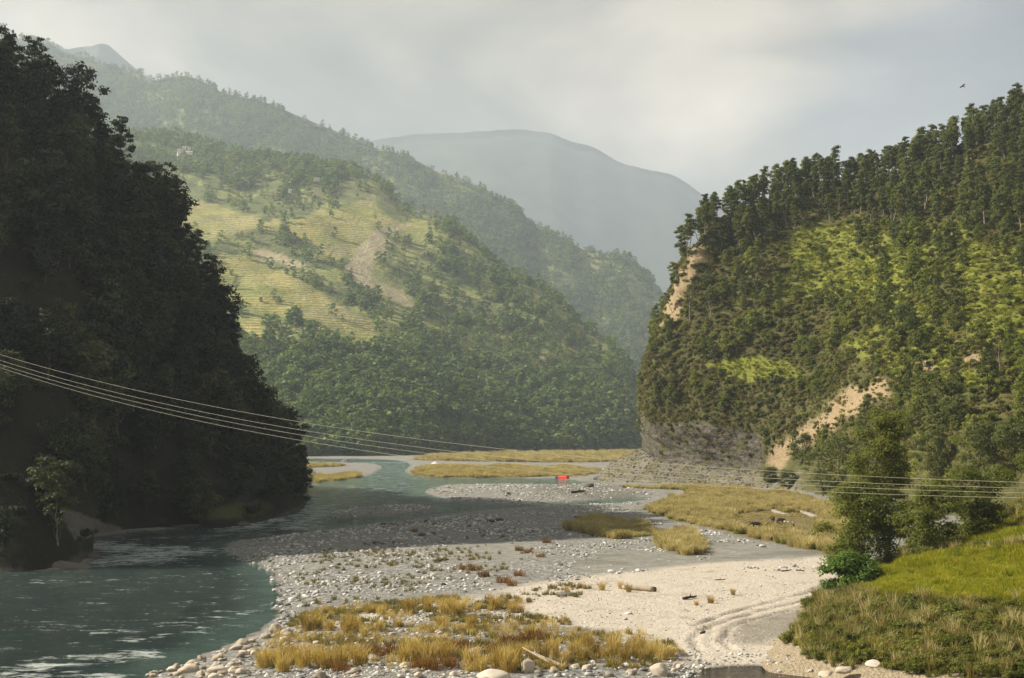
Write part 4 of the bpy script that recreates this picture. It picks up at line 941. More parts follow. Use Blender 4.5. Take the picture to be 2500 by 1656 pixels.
# dark grove at the foot of the cliff hill
grove = [make_tree('grove_tree', 330 + k, H, W, b, nc, 3200, .34, 'leaf_ridge', 'bark', f, clump=cl) for k, (H, W, b, nc, f, cl) in enumerate([(12, 12, .16, 22, 'round', .17), (16, 10, .12, 24, 'round', .18), (8, 9, .06, 18, 'round', .19)])]
for k, (px, py, Y, s, v, lab) in enumerate([(1957, 1135, 548, 1.0, 0, 'round dark tree alone on the pale landslide'), (2012, 1208, 500, 1.05, 1, 'dark leafy tree at the left end of the grove below the landslide'), (2056, 1205, 485, 1.25, 1, 'tallest dark tree of the grove below the landslide'),
                               (2110, 1210, 470, 1.1, 1, 'dark tree in the grove half hidden by the big bank tree'), (1880, 1180, 545, .8, 2, 'low dark bushy tree beside the grey scree'), (1925, 1192, 530, .85, 2, 'low dark bushy tree between the scree and the grove'),
                               (2290, 1180, 420, .95, 1, 'dark tree on the stepped slope behind the rice field'), (2400, 1190, 400, 1.1, 1, 'dark tree on the stepped slope above the big bank shrubs'), (2480, 1150, 400, 1.1, 0, 'broad dark tree at the picture edge behind the rice field')]):
    h = hill_at(RIGHT, px, py); place_tree('grove_tree', grove[v], h - [0, 0, .3], s, k * 1.3, lab)

# big trees on the near bank
def on_bank(px, py):
    d = (bpx - px) ** 2 + (bpy_ - py) ** 2 + 1e9 * ((bz < .6) | (by_ > 232)); i, j = np.unravel_index(np.argmin(d), d.shape); return Sb[i, j].copy()
T1 = make_tree('bank_tree', 401, 25.5, 10.0, .22, 44, 30000, .20, 'leaf_near', 'bark', 'column', clump=.18, trunk_r=.26)
T2 = make_tree('bank_tree', 402, 14, 12.5, .03, 42, 26000, .20, 'leaf_near', 'bark', 'round', clump=.15, trunk_r=.2)
T3 = make_tree('bank_tree', 403, 11, 12.5, .08, 38, 16000, .20, 'leaf_near', 'bark', 'spread', clump=.14, trunk_r=.2)
T4 = make_tree('bank_tree', 404, 9, 8.5, .06, 24, 9000, .20, 'leaf_near', 'bark', 'round', clump=.17, trunk_r=.16)
T5 = make_tree('bank_tree', 405, 4.2, 7.0, .04, 18, 3600, .26, 'leaf_bright', 'bark', 'round', clump=.18, trunk_r=.1)
place_tree('bank_tree', T1, on_bank(2175, 1393), 1.0, .3, 'tall slim-crowned tree rising from the bank by the white beach')
place_tree('bank_tree', T2, on_bank(2105, 1412), 1.0, 1.3, 'broad leafy tree bushing down to the ground at the bank edge')
place_tree('bank_tree', T3, on_bank(2385, 1322), .85, 2.0, 'wide spreading tree above the upper rice terrace')
place_tree('bank_tree', T4, on_bank(2285, 1360), 1.0, 4.0, 'low round tree in the corner of the rice field')
place_tree('bank_tree', T3, on_bank(2560, 1245), .8, 5.0, 'spreading tree at the edge of the picture above the rice terraces')
place_tree('bank_tree', T4, on_bank(2240, 1372), .8, 1.0, 'smallest round tree between the tall bank tree and the rice field')
place_tree('shrub', T5, on_bank(2085, 1440), 1.0, .5, 'bright green large-leaved shrub under the bank trees', cat='shrub')
place_tree('shrub', T5, on_bank(2035, 1458), .5, 2.5, 'small bright green shrub hanging over the beach', cat='shrub')

# lone trees among the terraced fields of the far spur
lone = [make_tree('lone_tree', 350 + k, H, W, .1, 12, 420, .9, 'leaf_far', 'bark', f, clump=.21) for k, (H, W, f) in enumerate([(14, 13, 'round'), (17, 9, 'column'), (11, 9, 'round')])]
for k, (px, py, v, s, lab) in enumerate([(655, 655, 0, 1.15, 'round dark tree at the edge between bare ground and green terraces'), (579, 706, 1, 1.1, 'upright bushy tree alone on the green terraces'), (665, 731, 1, .85, 'narrow tree in the middle of the green terraces'),
        (681, 744, 2, 1.0, 'small round tree just below the narrow terrace tree'), (642, 737, 2, .6, 'tiny bush tree left of the narrow terrace tree'), (734, 683, 0, 1.0, 'largest of the round trees on the terrace edge'), (719, 677, 2, .9, 'round tree just uphill of the largest edge tree'),
        (703, 671, 2, .9, 'uppermost of the round trees on the terrace edge'), (748, 691, 2, .8, 'small tree touching the largest edge tree downhill'), (770, 698, 2, .7, 'lone small tree further down the terrace edge'), (806, 720, 1, .8, 'upright tree where the terrace edge meets the scrub'),
        (561, 671, 2, .8, 'faint small tree on the upper green terraces'), (650, 522, 2, 1.2, 'dark round tree in the golden upper fields'), (915, 535, 1, .8, 'narrow tree on the pale upper spur crest'), (770, 806, 2, 1.1, 'round bush tree beside the yellow lower terraces'),
        (733, 782, 0, .9, 'broad tree left of the yellow lower terraces'), (660, 836, 1, 1.75, 'very tall tree rising from the wood below the terraces'), (690, 846, 1, 1.2, 'tall tree beside the tallest tree of the lower wood')]):
    place_tree('field_tree', lone[v], hill_at(SPUR, px, py, .7) - [0, 0, .5], s, k * 1.1, lab)

# ------------------------------------------------------------------ grasses
rg = np.random.default_rng(21)
kans = [make_tuft('kans', 500 + k, 80, 2.1, 1.5, 'straw_field', .035, .55, k % 2 == 0) for k in range(4)]
def field(name, label, pl, dens, smin, smax, cap, meshes, cname, hole=None):
    p = sample_poly(pl, dens * 1.25, rg, cap)
    ed = -sdf(pl, p[:, 0], p[:, 1]); lim = 2.5 + .004 * p[:, 1]
    p = p[ed + lim * .8 * fbm(p[:, 0] * .2, p[:, 1] * .2, 44, 3) > lim * .5 * rg.random(len(p))]
    short = np.ones(len(p))
    if hole is not None:
        p = p[np.minimum(dist_line(PATH, p[:, 0], p[:, 1]), dist_line(PATH2, p[:, 0], p[:, 1])) > 1.8]
        short = np.where(hole(p), 1.0, .28)
    q = np.concatenate([p, top_z(p[:, 0], p[:, 1])[:, None] - .05], 1)
    s = rg.uniform(smin, smax, len(q)) * (.6 + .65 * smooth(-.4, .4, fbm(p[:, 0] * .12, p[:, 1] * .06, 14, 3))) * short
    scatter_obj(name, label, q, zrot(len(q), .05, rg), s, rg.integers(0, len(meshes), len(q)), proto_coll(cname, meshes))
def off_path(p): return (np.minimum(dist_line(PATH, p[:, 0], p[:, 1]), dist_line(PATH2, p[:, 0], p[:, 1])) > 1.8) & ~inside(poly([(1790, 1262), (1860, 1256), (1990, 1264), (1995, 1322), (1900, 1322), (1800, 1310)]), p[:, 0], p[:, 1])
green_t = [make_tuft('green_sedge', 510 + k, 60, 1.2, 1.5, 'weed', .05, .6) for k in range(2)]
field('grass_meadow', 'tall straw coloured grass on the flat by the path', MEADOW, .85, .5, 1.05, 14000, kans + kans + green_t, 'kans_m', off_path)
field('grass_meadow_far', 'strip of dry grass along the foot of the scree', MEADOW_B, .6, .5, 1.0, 5000, kans + green_t, 'kans_b')
field('grass_patch', 'island of tall straw grass on the gravel bar', PATCH_A, 1.5, .6, 1.05, 6000, kans, 'kans_p')
field('grass_patch_small', 'rounded clump of straw grass at the silt edge', PATCH_B, 1.8, .65, 1.15, 4000, kans, 'kans_q')
field('grass_field_near', 'dry grass flat behind the truck', FIELD_A, .30, .6, 1.1, 9000, kans, 'kans_fa')
field('grass_field_far', 'pale dry fields at the far valley end', FIELD_B, .045, 1.2, 2.0, 9000, kans, 'kans_fb')
field('grass_spit', 'dry grass spit at the far river corner', FIELD_C, .12, .8, 1.4, 3000, kans, 'kans_fc')
field('grass_spit_near', 'dry grass spit behind the end of the shaded hill', FIELD_D, .3, .7, 1.2, 3000, kans, 'kans_fd')
# rice field and weeds of the bank
ricet = [make_tuft('rice', 520 + k, 46, 1.0, .9, 'rice', .026, .5) for k in range(4)]
def bank_points(weight, n):
    w = weight.ravel() / weight.sum(); k = rg.choice(w.size, n, p=w); q = Sb.reshape(-1, 3)[k].copy(); q[:, :2] += rg.uniform(-.3, .3, (n, 2)); return q
bvis = ((bpx > 1750) & (bpx < 3150) & (bpy_ < 1750)) * np.where(bpx < 2560, 1.0, .35)
q = bank_points(ricem * bvis, 17500); q = q[rg.permutation(len(q))]
scatter_obj('grass_rice_field', 'ripening yellow green rice on the bank terraces', q, zrot(len(q), .08, rg), rg.uniform(.7, 1.15, len(q)) * (.55 + .75 * smooth(-.35, .35, fbm(q[:, 0] * .5, q[:, 1] * .22, 66, 3))), rg.integers(0, 4, len(q)), proto_coll('rice', ricet))
weedm = smooth(.9, 2.2, bz + .6 * fbm(bx_ * .25, by_ * .25, 85, 3)) * (1 - ricem) * bvis * (bpy_ > 1230)
weeds = [make_tuft('weed', 540 + k, 50, 1.2, 1.1, 'weed', .035, .6) for k in range(3)] + [make_tuft('tall_weed', 545 + k, 60, 2.1, 1.0, 'straw_field' if k else 'sedge', .025, .5) for k in range(2)] + [make_bush('weed_bush', 550 + k, 1.7, 1.3, 7, 420, .12, 'weed', .4) for k in range(3)] + [make_bush('leaf_bush', 555, 2.0, 1.5, 8, 460, .14, 'leaf_near')]
q = bank_points(weedm, 13500)
scatter_obj('weeds_bank', 'rough green and brown weeds on the bank slope', q, zrot(len(q), .12, rg), (.3 + .75 * rg.random(len(q)) ** 1.8), rg.integers(0, len(weeds), len(q)), proto_coll('weeds', weeds))
# sparse sedge on the gravel and short growth in the foreground
sedge = [make_tuft('sedge', 560 + k, 45, .9, .9, 'sedge', .03, .6) for k in range(3)]
SPARSE = [(poly([(690, 1420), (760, 1350), (900, 1330), (1150, 1360), (1250, 1400), (1100, 1440), (900, 1480), (740, 1490)]), .20), (poly([(1000, 1290), (1100, 1285), (1350, 1330), (1330, 1370), (1100, 1370)]), .05), (poly([(960, 1280), (1080, 1280), (1060, 1305), (960, 1310)]), .10)]
ps = []
for pl, d in SPARSE:
    p = sample_poly(pl, d, rg, 3000); p = p[fbm(p[:, 0] * .12, p[:, 1] * .12, 33, 3) > -.05]; ps.append(p)
for pl, d in ((FGRASS, 1.3), (poly([(1270, 1470), (1330, 1445), (1460, 1440), (1420, 1475), (1290, 1490)]), .8)):
    p = sample_poly(pl, d, rg, 6000); p = p[fbm(p[:, 0] * .25, p[:, 1] * .25, 12, 3) > .0]; ps.append(p)
wisp = [make_tuft('wisp', 570 + k, 26, 1.1, .8, 'straw', .018, .6) for k in range(3)]
pw = sample_poly(FGRASS, 1.0, rg, 6000); pw = pw[fbm(pw[:, 0] * .3, pw[:, 1] * .3, 18, 3) + rg.normal(0, .15, len(pw)) > .05]
qw = np.concatenate([pw, top_z(pw[:, 0], pw[:, 1])[:, None] - .04], 1)
scatter_obj('grass_wisps', 'thin pale straw between the foreground tussocks', qw, zrot(len(qw), .12, rg), rg.uniform(.4, 1.2, len(qw)), rg.integers(0, 3, len(qw)), proto_coll('wisp', wisp))
p = np.concatenate(ps); q = np.concatenate([p, top_z(p[:, 0], p[:, 1])[:, None] - .04], 1); p = p[q[:, 2] > .15]; q = q[q[:, 2] > .15]
scatter_obj('grass_sparse', 'thin brown green sedge growing through the stones', q, zrot(len(q), .1, rg), rg.uniform(.35, 1.0, len(q)), rg.integers(0, 3, len(q)), proto_coll('sedge', sedge))

# ------------------------------------------------------------------ foreground tussocks, each one a thing
rg = np.random.default_rng(31)
gold_t = [make_tuft('golden_tussock', 600 + k, 190, 2.5, 1.5, 'straw', .022, .5, k % 2 == 0) for k in range(5)]
rus_t = [make_tuft('russet_tussock', 610 + k, 190, 1.5, 2.2, 'russet', .022, .7) for k in range(3)]
def tussock(px, py, s, kind, lab, grp, sx=1.0):
    g = G(px, py, .6); z = float(top_z(g[0], g[1])[0]); g = G(px, py, z)
    m_ = (gold_t if kind == 'g' else rus_t)[rg.integers(0, 5 if kind == 'g' else 3)]
    o = obj('grass_tussock', m_, None, (g[0], g[1], z - .05), (0, 0, rg.uniform(0, 6.28)), (s * sx, s * sx, s))
    tag(o, lab, 'grass tussock', grp)
rowA = [(752, 1540), (775, 1535), (805, 1540), (850, 1545), (866, 1540), (901, 1497), (925, 1540), (972, 1532), (998, 1498), (1045, 1490), (1086, 1500), (1110, 1503), (1125, 1495), (1165, 1492), (1205, 1490), (1215, 1486), (1250, 1496), (1270, 1496), (930, 1500), (890, 1555), (1075, 1532), (1150, 1530)]
for px, py in rowA: tussock(px, py, rg.uniform(.62, 1.0), 'g', 'golden grass tussock in the row bordering the grey gravel', 'tussocks bordering the grey gravel')
rowB = [(640, 1630), (665, 1625), (690, 1640), (720, 1622), (742, 1630), (770, 1618), (795, 1632), (830, 1625), (862, 1612), (880, 1624), (985, 1615), (1000, 1602), (1020, 1612), (1048, 1618), (1075, 1605), (1092, 1612), (1150, 1630), (1175, 1640), (1215, 1628), (1228, 1618), (1240, 1640), (1262, 1610)]
for px, py in rowB: tussock(px, py, rg.uniform(.8, 1.12), 'g', 'tall golden tussock in the front row among the boulders', 'golden tussocks of the front row')
rowC = [(1290, 1600), (1325, 1610), (1352, 1602), (1380, 1618), (1402, 1600), (1425, 1612), (1450, 1598), (1478, 1606), (1500, 1600), (1524, 1615), (1545, 1602), (1570, 1612), (1595, 1602), (1618, 1610), (1640, 1605), (1432, 1580), (1500, 1578), (1560, 1585)]
for px, py in rowC: tussock(px, py, rg.uniform(.6, 1.0), 'g', 'golden tussock between the driftwood branch and the dirt track', 'tussocks by the dirt track')
rowD = [(880, 1600), (905, 1595), (935, 1602), (965, 1595), (1090, 1585), (1120, 1580), (1130, 1590), (1240, 1575), (1270, 1570), (1290, 1568), (1310, 1562), (1330, 1565), (1060, 1635), (1100, 1630), (830, 1640), (1030, 1632), (700, 1612), (1205, 1590)]
for px, py in rowD: tussock(px, py, rg.uniform(.7, 1.0), 'r', 'low russet brown tussock behind the golden front row', 'russet tussocks')
for px, py in [(1290, 1352), (1268, 1345), (1320, 1362), (1155, 1392), (1128, 1390), (1228, 1424), (1268, 1408), (1335, 1326), (1010, 1300), (1030, 1310), (1250, 1430), (1180, 1408)]: tussock(px, py, rg.uniform(.7, 1.05), 'r', 'brown tussock alone on the pale silt of the gravel bar', 'lone tussocks on the gravel bar')
for px, py in [(1425, 1440), (1470, 1442), (1515, 1438), (1535, 1446), (1385, 1452), (1790, 1452), (1735, 1473), (1700, 1478)]: tussock(px, py, rg.uniform(.35, .6), 'g', 'short dry tussock on the white beach near the log', 'short tussocks on the white beach')

# ------------------------------------------------------------------ stones
cob = [make_rock('cobble', 700 + k, 1, 'cobble', .62, .30) for k in range(6)]
rg = np.random.default_rng(41)
GRAVEL = [(poly([(690, 1500), (650, 1400), (560, 1362), (545, 1340), (700, 1305), (950, 1280), (1200, 1250), (1500, 1240), (1560, 1262), (1720, 1320), (1740, 1380), (1500, 1420), (1250, 1450), (1000, 1480), (760, 1520)]), .85, .13, .42),
          (poly([(300, 1656), (470, 1612), (630, 1550), (700, 1500), (1000, 1490), (1260, 1470), (1330, 1560), (1700, 1600), (1760, 1640), (1700, 1700), (300, 1720)]), 4.2, .07, .26),
          (ISLE, .6, .2, .5), (poly([(1035, 1200), (1100, 1182), (1450, 1182), (1600, 1205), (1560, 1240), (1300, 1236), (1120, 1224)]), .28, .2, .6),
          (poly([(1560, 1265), (1640, 1282), (1760, 1312), (1870, 1345), (1760, 1345), (1640, 1310)]), 1.0, .15, .45), (SAND, 1.0, .05, .16),
          (poly([(1640, 1640), (1800, 1600), (1960, 1625), (2300, 1650), (2300, 1690), (1700, 1690)]), 2.0, .06, .25)]
pp, ss = [], []
for pl, d, a, b in GRAVEL:
    p = sample_poly(pl, d, rg, 26000)
    w = fbm(p[:, 0] * .1, p[:, 1] * .1, 51, 4) + rg.normal(0, .2, len(p)); p = p[w > -.02]
    m_ = ~(inside(SILT, p[:, 0], p[:, 1]) | inside(SILT2, p[:, 0], p[:, 1])) | (rg.random(len(p)) < .12)
    p = p[m_]; pp.append(p); ss.append(a + (b - a) * rg.random(len(p)) ** 2.2)
p = np.concatenate(pp); s = np.concatenate(ss); z = top_z(p[:, 0], p[:, 1]); k = (z > -.12); p, s, z = p[k], s[k], z[k]
q = np.concatenate([p, (z + s * .08)[:, None]], 1)
scatter_obj('gravel', 'countless grey and white cobbles of the river bars', q, zrot(len(q), .3, rg), s, rg.integers(0, 6, len(q)), proto_coll('cobble', cob))

bw = [make_rock('boulder', 720 + k, 3, 'boulder_warm', .74, .42, .24) for k in range(6)]
bd = [make_rock('dark_boulder', 730 + k, 2, 'boulder_dark', .7, .3, .12) for k in range(3)]
bc = [make_rock('grey_boulder', 735 + k, 2, 'cobble', .68, .40, .2) for k in range(4)]
def boulder(px, py, wpx, m_, lab, grp=None, flat=1.0, rz=None, name='boulder'):
    g = G(px, py, .5); z = float(top_z(g[0], g[1])[0]); g = G(px, py, z); r = wpx * .5 * g[1] / FPX
    o = obj(name, m_, None, (g[0], g[1], z + r * .28 * flat), (rg.normal(0, .12), rg.normal(0, .12), rg.uniform(0, 6.28) if rz is None else rz), (r, r, r * flat))
    tag(o, lab, 'boulder', grp); return o
for px, py, w, m_, fl, lab in [(674, 1543, 36, bw[0], 1.1, 'large round pale boulder at the water edge'), (1159, 1603, 44, bw[1], .9, 'domed pink grey boulder amid russet grass'), (1289, 1640, 36, bw[2], 1.75, 'upright block of stone by the driftwood branch'),
        (1206, 1656, 76, bw[3], .5, 'long flat slab lying at the bottom edge'), (990, 1630, 26, bw[4], 1, 'egg shaped boulder in front of the golden grass'), (857, 1646, 20, bw[5], 1, 'small round boulder below the russet grass'), (783, 1655, 36, bw[0], .9, 'smooth boulder cut by the bottom edge under the front tussocks'),
        (913, 1612, 30, bw[1], .8, 'low boulder in the gap between golden tussocks'), (1862, 1336, 17, bc[0], .8, 'single white boulder at the edge of the straw meadow'), (1611, 1648, 44, bw[2], 1.2, 'blocky pale boulder near the creek'), (1705, 1636, 26, bw[3], .8, 'pale boulder beside the creek pool'),
        (1667, 1600, 24, bw[4], .7, 'flat pale stone at the end of the dirt track'), (1533, 1500, 22, bc[1], .6, 'white stone alone on the beach below the log'), (1526, 1512, 12, bc[2], .7, 'small pinkish stone next to the white beach stone'), (1493, 1397, 18, bc[3], .7, 'white stone on the dark silt flat'),
        (1384, 1455, 46, bc[1], .45, 'broad white flat rock in the beach grass'), (1025, 1484, 20, bc[0], .8, 'pale grey boulder at the border of grass and gravel'), (1241, 1207, 12, bd[0], 1, 'black boulder on the gravel island'), (1199, 1276, 18, bd[1], .9, 'dark pointed boulder on the gravel by the side channel'),
        (1220, 1272, 20, bd[2], .8, 'second dark boulder beside the pointed one'), (1040, 1273, 10, bd[0], 1, 'dark stone at the edge of the main channel'), (2060, 1640, 40, bw[5], .7, 'pale boulder in the sandy lip of the bank'), (2020, 1652, 50, bw[0], .6, 'rounded boulder below the sandy lip at the bottom edge'),
        (2130, 1622, 34, bw[1], .35, 'flat pale slab on the bank below the weeds'), (1540, 1645, 28, bw[3], .8, 'grey boulder in the rubble left of the blocky one'), (460, 1640, 40, bw[4], .7, 'big smooth boulder in the shore stones'), (530, 1640, 42, bw[5], .75, 'big brown boulder in the shore stones'), (590, 1645, 34, bw[2], .8, 'big pale boulder in the shore stones')]:
    boulder(px, py, w, m_, lab, None, fl)
def many(pl_px, n, wmin, wmax, ms, lab, grp):
    pl_ = np.array(pl_px, float); lo, hi = pl_.min(0), pl_.max(0); c = 0
    while c < n:
        a = rg.uniform(lo, hi)
        if inside(pl_, a[:1], a[1:2])[0]:
            boulder(a[0], a[1], wmin + (wmax - wmin) * rg.random() ** 1.8, ms[rg.integers(0, len(ms))], lab, grp, rg.uniform(.75, 1.15)); c += 1
many([(320, 1656), (470, 1618), (620, 1560), (680, 1540), (720, 1560), (640, 1610), (600, 1656)], 90, 11, 28, bw, 'rounded tan stone in the heap along the near water edge', 'shore stones along the near water edge')
many([(700, 1545), (900, 1540), (1080, 1540), (1080, 1570), (800, 1580), (690, 1600)], 34, 10, 20, bw, 'pale stone on the flat between the two rows of tussocks', 'stones between the tussock rows')
many([(800, 1640), (1000, 1636), (1160, 1645), (1160, 1656), (800, 1656)], 26, 9, 20, bw, 'small tan stone in the rubble below the front tussocks', 'rubble below the front tussocks')
many([(1300, 1640), (1400, 1630), (1650, 1620), (1720, 1640), (1700, 1656), (1300, 1656)], 40, 9, 26, bw + bc, 'grey or tan stone in the rubble left of the creek', 'rubble beside the creek')
many([(640, 1500), (690, 1440), (740, 1440), (760, 1500), (700, 1530)], 34, 9, 18, bc, 'grey white stone at the inner bend of the river', 'stones at the inner river bend')
many([(700, 1400), (800, 1370), (1100, 1400), (1100, 1450), (760, 1480)], 40, 8, 14, bc, 'whitish stone among sedge on the grey gravel bar', 'larger stones on the grey gravel bar')
many([(1800, 1385), (2010, 1378), (2010, 1390), (1800, 1398)], 24, 6, 11, bc, 'white stone in the line along the upper edge of the beach', 'stone line at the beach top')
# rock shelves at the foot of the shaded hill
ld = [make_rock('rock_ledge', 750 + k, 4, 'ledge', .5, .45, .25) for k in range(4)]
for px, py, w, fl, v, lab in [(120, 1385, 150, .55, 0, 'low bare rock shelf jutting into the river bend'), (215, 1362, 70, .9, 1, 'rock knob at the tip of the river bend point'), (180, 1340, 60, 1.0, 2, 'rock hump above the point tip'), (520, 1280, 80, .8, 3, 'smooth rock ledge in the middle of the shaded shore'), (440, 1288, 70, .5, 0, 'low rock ledge at the shaded shore beside the cobble cove'),
                              (585, 1282, 60, .5, 1, 'flat rock tongue at the shaded shore'), (630, 1262, 60, .7, 2, 'grey ledge under the grassy part of the shaded shore'), (680, 1256, 44, .6, 3, 'small ledge near the river end of the shaded shore'), (20, 1390, 80, .45, 2, 'low shelf at the left picture edge on the waterline')]:
    g = G(px, py, .2); r = w * .5 * g[1] / FPX
    o = obj('rock_ledge', ld[v], None, (g[0], g[1] + r * .3, .1), (rg.normal(0, .1), rg.normal(0, .1), rg.uniform(-.4, .4)), (r, r * .8, r * fl)); tag(o, lab, 'rock')
# gravel piles far up the bed
for k, (px, py, w, fl, lab) in enumerate([(845, 1131, 46, .5, 'white gravel heap by the far river mouth'), (1062, 1138, 50, .45, 'long white gravel heap on the far dry field'), (1472, 1150, 26, .6, 'pointed white gravel heap at the foot of the scree'), (810, 1132, 34, .3, 'low white gravel heap left of the river mouth')]):
    g = G(px, py, .3); r = w * .5 * g[1] / FPX
    bm = bmesh.new(); bmesh.ops.create_cone(bm, cap_ends=True, segments=20, radius1=1, radius2=.06, depth=1.0, matrix=Matrix.Translation((0, 0, .4)))
    bmesh.ops.subdivide_edges(bm, edges=bm.edges[:], cuts=3, use_grid_fill=True)
    for v in bm.verts:
        f = 1 + .25 * float(fbm(np.array([v.co.x * 3 + k * 9]), np.array([v.co.y * 3 + v.co.z]), 3, 3)[0]); v.co.x *= f; v.co.y *= f; v.co.z *= f
    o = obj('gravel_heap', bm_mesh('gravel_heap', bm, M['cobble'], True), None, (g[0], g[1], .2), (0, 0, k), (r, r, r * fl)); tag(o, lab, 'gravel heap')

# ------------------------------------------------------------------ driftwood
def wood_piece(name, pts, rad, mat, lab, branches=()):
    pts = np.array(pts, float)
    t = np.linspace(0, 1, 9); base = np.stack([np.interp(t, np.linspace(0, 1, len(pts)), pts[:, k]) for k in range(3)], 1)
    base[1:-1] += rg.normal(0, rad[0] * .16, (7, 3)); rr = np.interp(t, [0, 1], rad) * rg.uniform(.9, 1.1, 9)
    rr[0] *= .85; rr[-1] *= .9
    root = obj(name, None, None, base[0])
    V, F = tube_np([(np.concatenate([base[:1], base, base[-1:]]) - base[0], np.concatenate([[.001], rr, [.001]]))], 9)
    obj('stem', mesh_np('stem', V, F, M[mat], False), root)
    for b in branches:
        b = np.array(b, float); V, F = tube_np([(b - base[0], np.linspace(rad[0] * .45, .02, len(b)))], 5); obj('branch', mesh_np('branch', V, F, M[mat], True), root)
    tag(root, lab, 'driftwood'); return root
def gz(px, py, h=0.0):
    g = G(px, py, .7); z = float(top_z(g[0], g[1])[0]); g = G(px, py, z); g[2] = z + h; return g
wood_piece('log', [gz(1520, 1440, .34), gz(1600, 1446, .36)], (.30, .40), 'wood_grey', 'thick cut log lying on the white beach', [[gz(1535, 1440, .5), gz(1528, 1434, .9)]])
a = gz(1276, 1612, 1.2); wood_piece('driftwood_branch', [a, gz(1330, 1625, .5), gz(1385, 1636, .2)], (.07, .16), 'wood_grey', 'pale driftwood branch propped on the stones at the bottom', [[gz(1345, 1628, .4), gz(1330, 1630, 1.0), gz(1322, 1632, 1.4)], [gz(1360, 1630, .35), gz(1385, 1622, .8)], [a, a + [-.4, .3, .45]]])
for p0, p1, r, lab in [((1668, 1464), (1700, 1460), .2, 'dark driftwood chunk in the middle of the white beach'), ((1908, 1396), (1932, 1393), .12, 'dark branch near the top of the beach'), ((1943, 1394), (1964, 1394), .12, 'short dark stick right of the dark branch on the beach top'),
                       ((1402, 1264), (1433, 1264), .42, 'brown log stranded at the gravel edge behind the grass island'), ((1468, 1262), (1497, 1266), .35, 'second brown log stranded right of the first'), ((1395, 1204), (1430, 1201), .45, 'dark stranded trunk on the wet sand flat'),
                       ((930, 1281), (965, 1280), .2, 'thin dark stick on the gravel edge of the main channel'), ((1060, 1372), (1095, 1368), .2, 'dark curved driftwood on pale silt of the bar'), ((1745, 1418), (1770, 1416), .1, 'twig pile on the upper beach'), ((1710, 1550), (1722, 1546), .18, 'dark clod beside the outer wheel rut')]:
    a, b = gz(*p0, r * .8), gz(*p1, r * .8); wood_piece('driftwood', [a, b], (r, r * .6), 'wood_dark' if 'brown' not in lab else 'wood_grey', lab, [[a * .5 + b * .5, a * .4 + b * .6 + np.array([0, 0, r * 3])]])
# mossy rock clump at the end of the talus
boulder(1436, 1190, 26, bd[1], 'dark mossy rock clump at the end of the scree by the water', None, .8); boulder(1462, 1172, 40, bd[2], 'long dark rock below the scree edge', None, .45)

# ------------------------------------------------------------------ cables across the valley
for k, (ya, yb, yc, lab) in enumerate([(866, 1021, 1178, 'topmost of the four pale cables across the valley'), (880, 1040, 1192, 'second highest of the four pale cables'), (890, 1052, 1204, 'third of the four pale cables from the top'), (898, 1065, 1216, 'lowest of the four pale cables')]):
    # parabola in space from the shaded hill to the near bank
    A_, B_, D_ = P(0, ya, 238), P(680, yb, 195), P(2500, yc, 128)
    ts = np.array([0., (B_[0] - A_[0]) / (D_[0] - A_[0]), 1.]); co = np.polyfit(ts, np.array([A_[2], B_[2], D_[2]]), 2)
    t = np.linspace(-.42, 1.4, 120); x = A_[0] + (D_[0] - A_[0]) * t; y = A_[1] + (D_[1] - A_[1]) * t; z = np.polyval(co, t)
    V, F = tube_np([(np.stack([x, y, z], 1), np.full(120, .02))], 6)
    tag(obj('cable', mesh_np('cable', V, F, M['cable'], True)), lab, 'cable', 'cables across the valley')

# ------------------------------------------------------------------ truck
def part(name, fn, mat, parent, smooth_=False):
    bm = bmesh.new(); fn(bm); return obj(name, bm_mesh(name, bm, M[mat], smooth_), parent)
g = gz(1372, 1177); truck = obj('truck', None, None, (g[0], g[1], g[2]), (0, 0, R(148)))
tag(truck, 'blue cab truck with a red tarpaulin over its load on the riverbed', 'truck')
part('chassis', lambda b: (box(b, (0, .42, .82), (6.4, .14, .22)), box(b, (0, -.42, .82), (6.4, .14, .22)), box(b, (-3.1, 0, .8), (.12, 2.1, .2)), box(b, (.2, 0, .8), (.14, 1.9, .18))), 'truck_dark', truck)
def cabf(b):
    box(b, (2.5, 0, 1.75), (1.5, 2.2, 1.7), .1)
    for v in b.verts:
        if v.co.z > 1.9 and v.co.x > 2.5: v.co.x -= .22
cab = part('cab', cabf, 'truck_blue', truck)
part('bonnet', lambda b: box(b, (3.45, 0, 1.35), (.7, 1.8, .8), .08), 'truck_blue', truck)
part('window', lambda b: box(b, (3.10, 0, 2.15), (.06, 1.8, .6), .02), 'glass', cab)
for sgn in (-1, 1):
    part('window', lambda b: box(b, (2.5, sgn * 1.09, 2.15), (.8, .06, .55), .02), 'glass', cab)
    part('headlight', lambda b: bmesh.ops.create_cone(b, cap_ends=True, segments=12, radius1=.16, radius2=.13, depth=.1, matrix=Matrix.Translation((3.82, sgn * .7, 1.25)) @ Matrix.Rotation(R(90), 4, 'Y')), 'lamp_glass', truck)
    part('door', lambda b: box(b, (2.5, sgn * 1.105, 1.45), (.95, .03, .75), .01), 'truck_blue', cab)
part('bumper', lambda b: box(b, (3.9, 0, .8), (.14, 2.2, .25), .04), 'truck_dark', truck)
part('cargo_bed', lambda b: (box(b, (-.9, 0, 1.02), (4.6, 2.35, .16)), box(b, (-.9, 1.17, 1.45), (4.6, .07, .8)), box(b, (-.9, -1.17, 1.45), (4.6, .07, .8)), box(b, (-3.2, 0, 1.45), (.07, 2.3, .8)), box(b, (1.4, 0, 1.6), (.07, 2.3, 1.1))), 'truck_wood', truck)
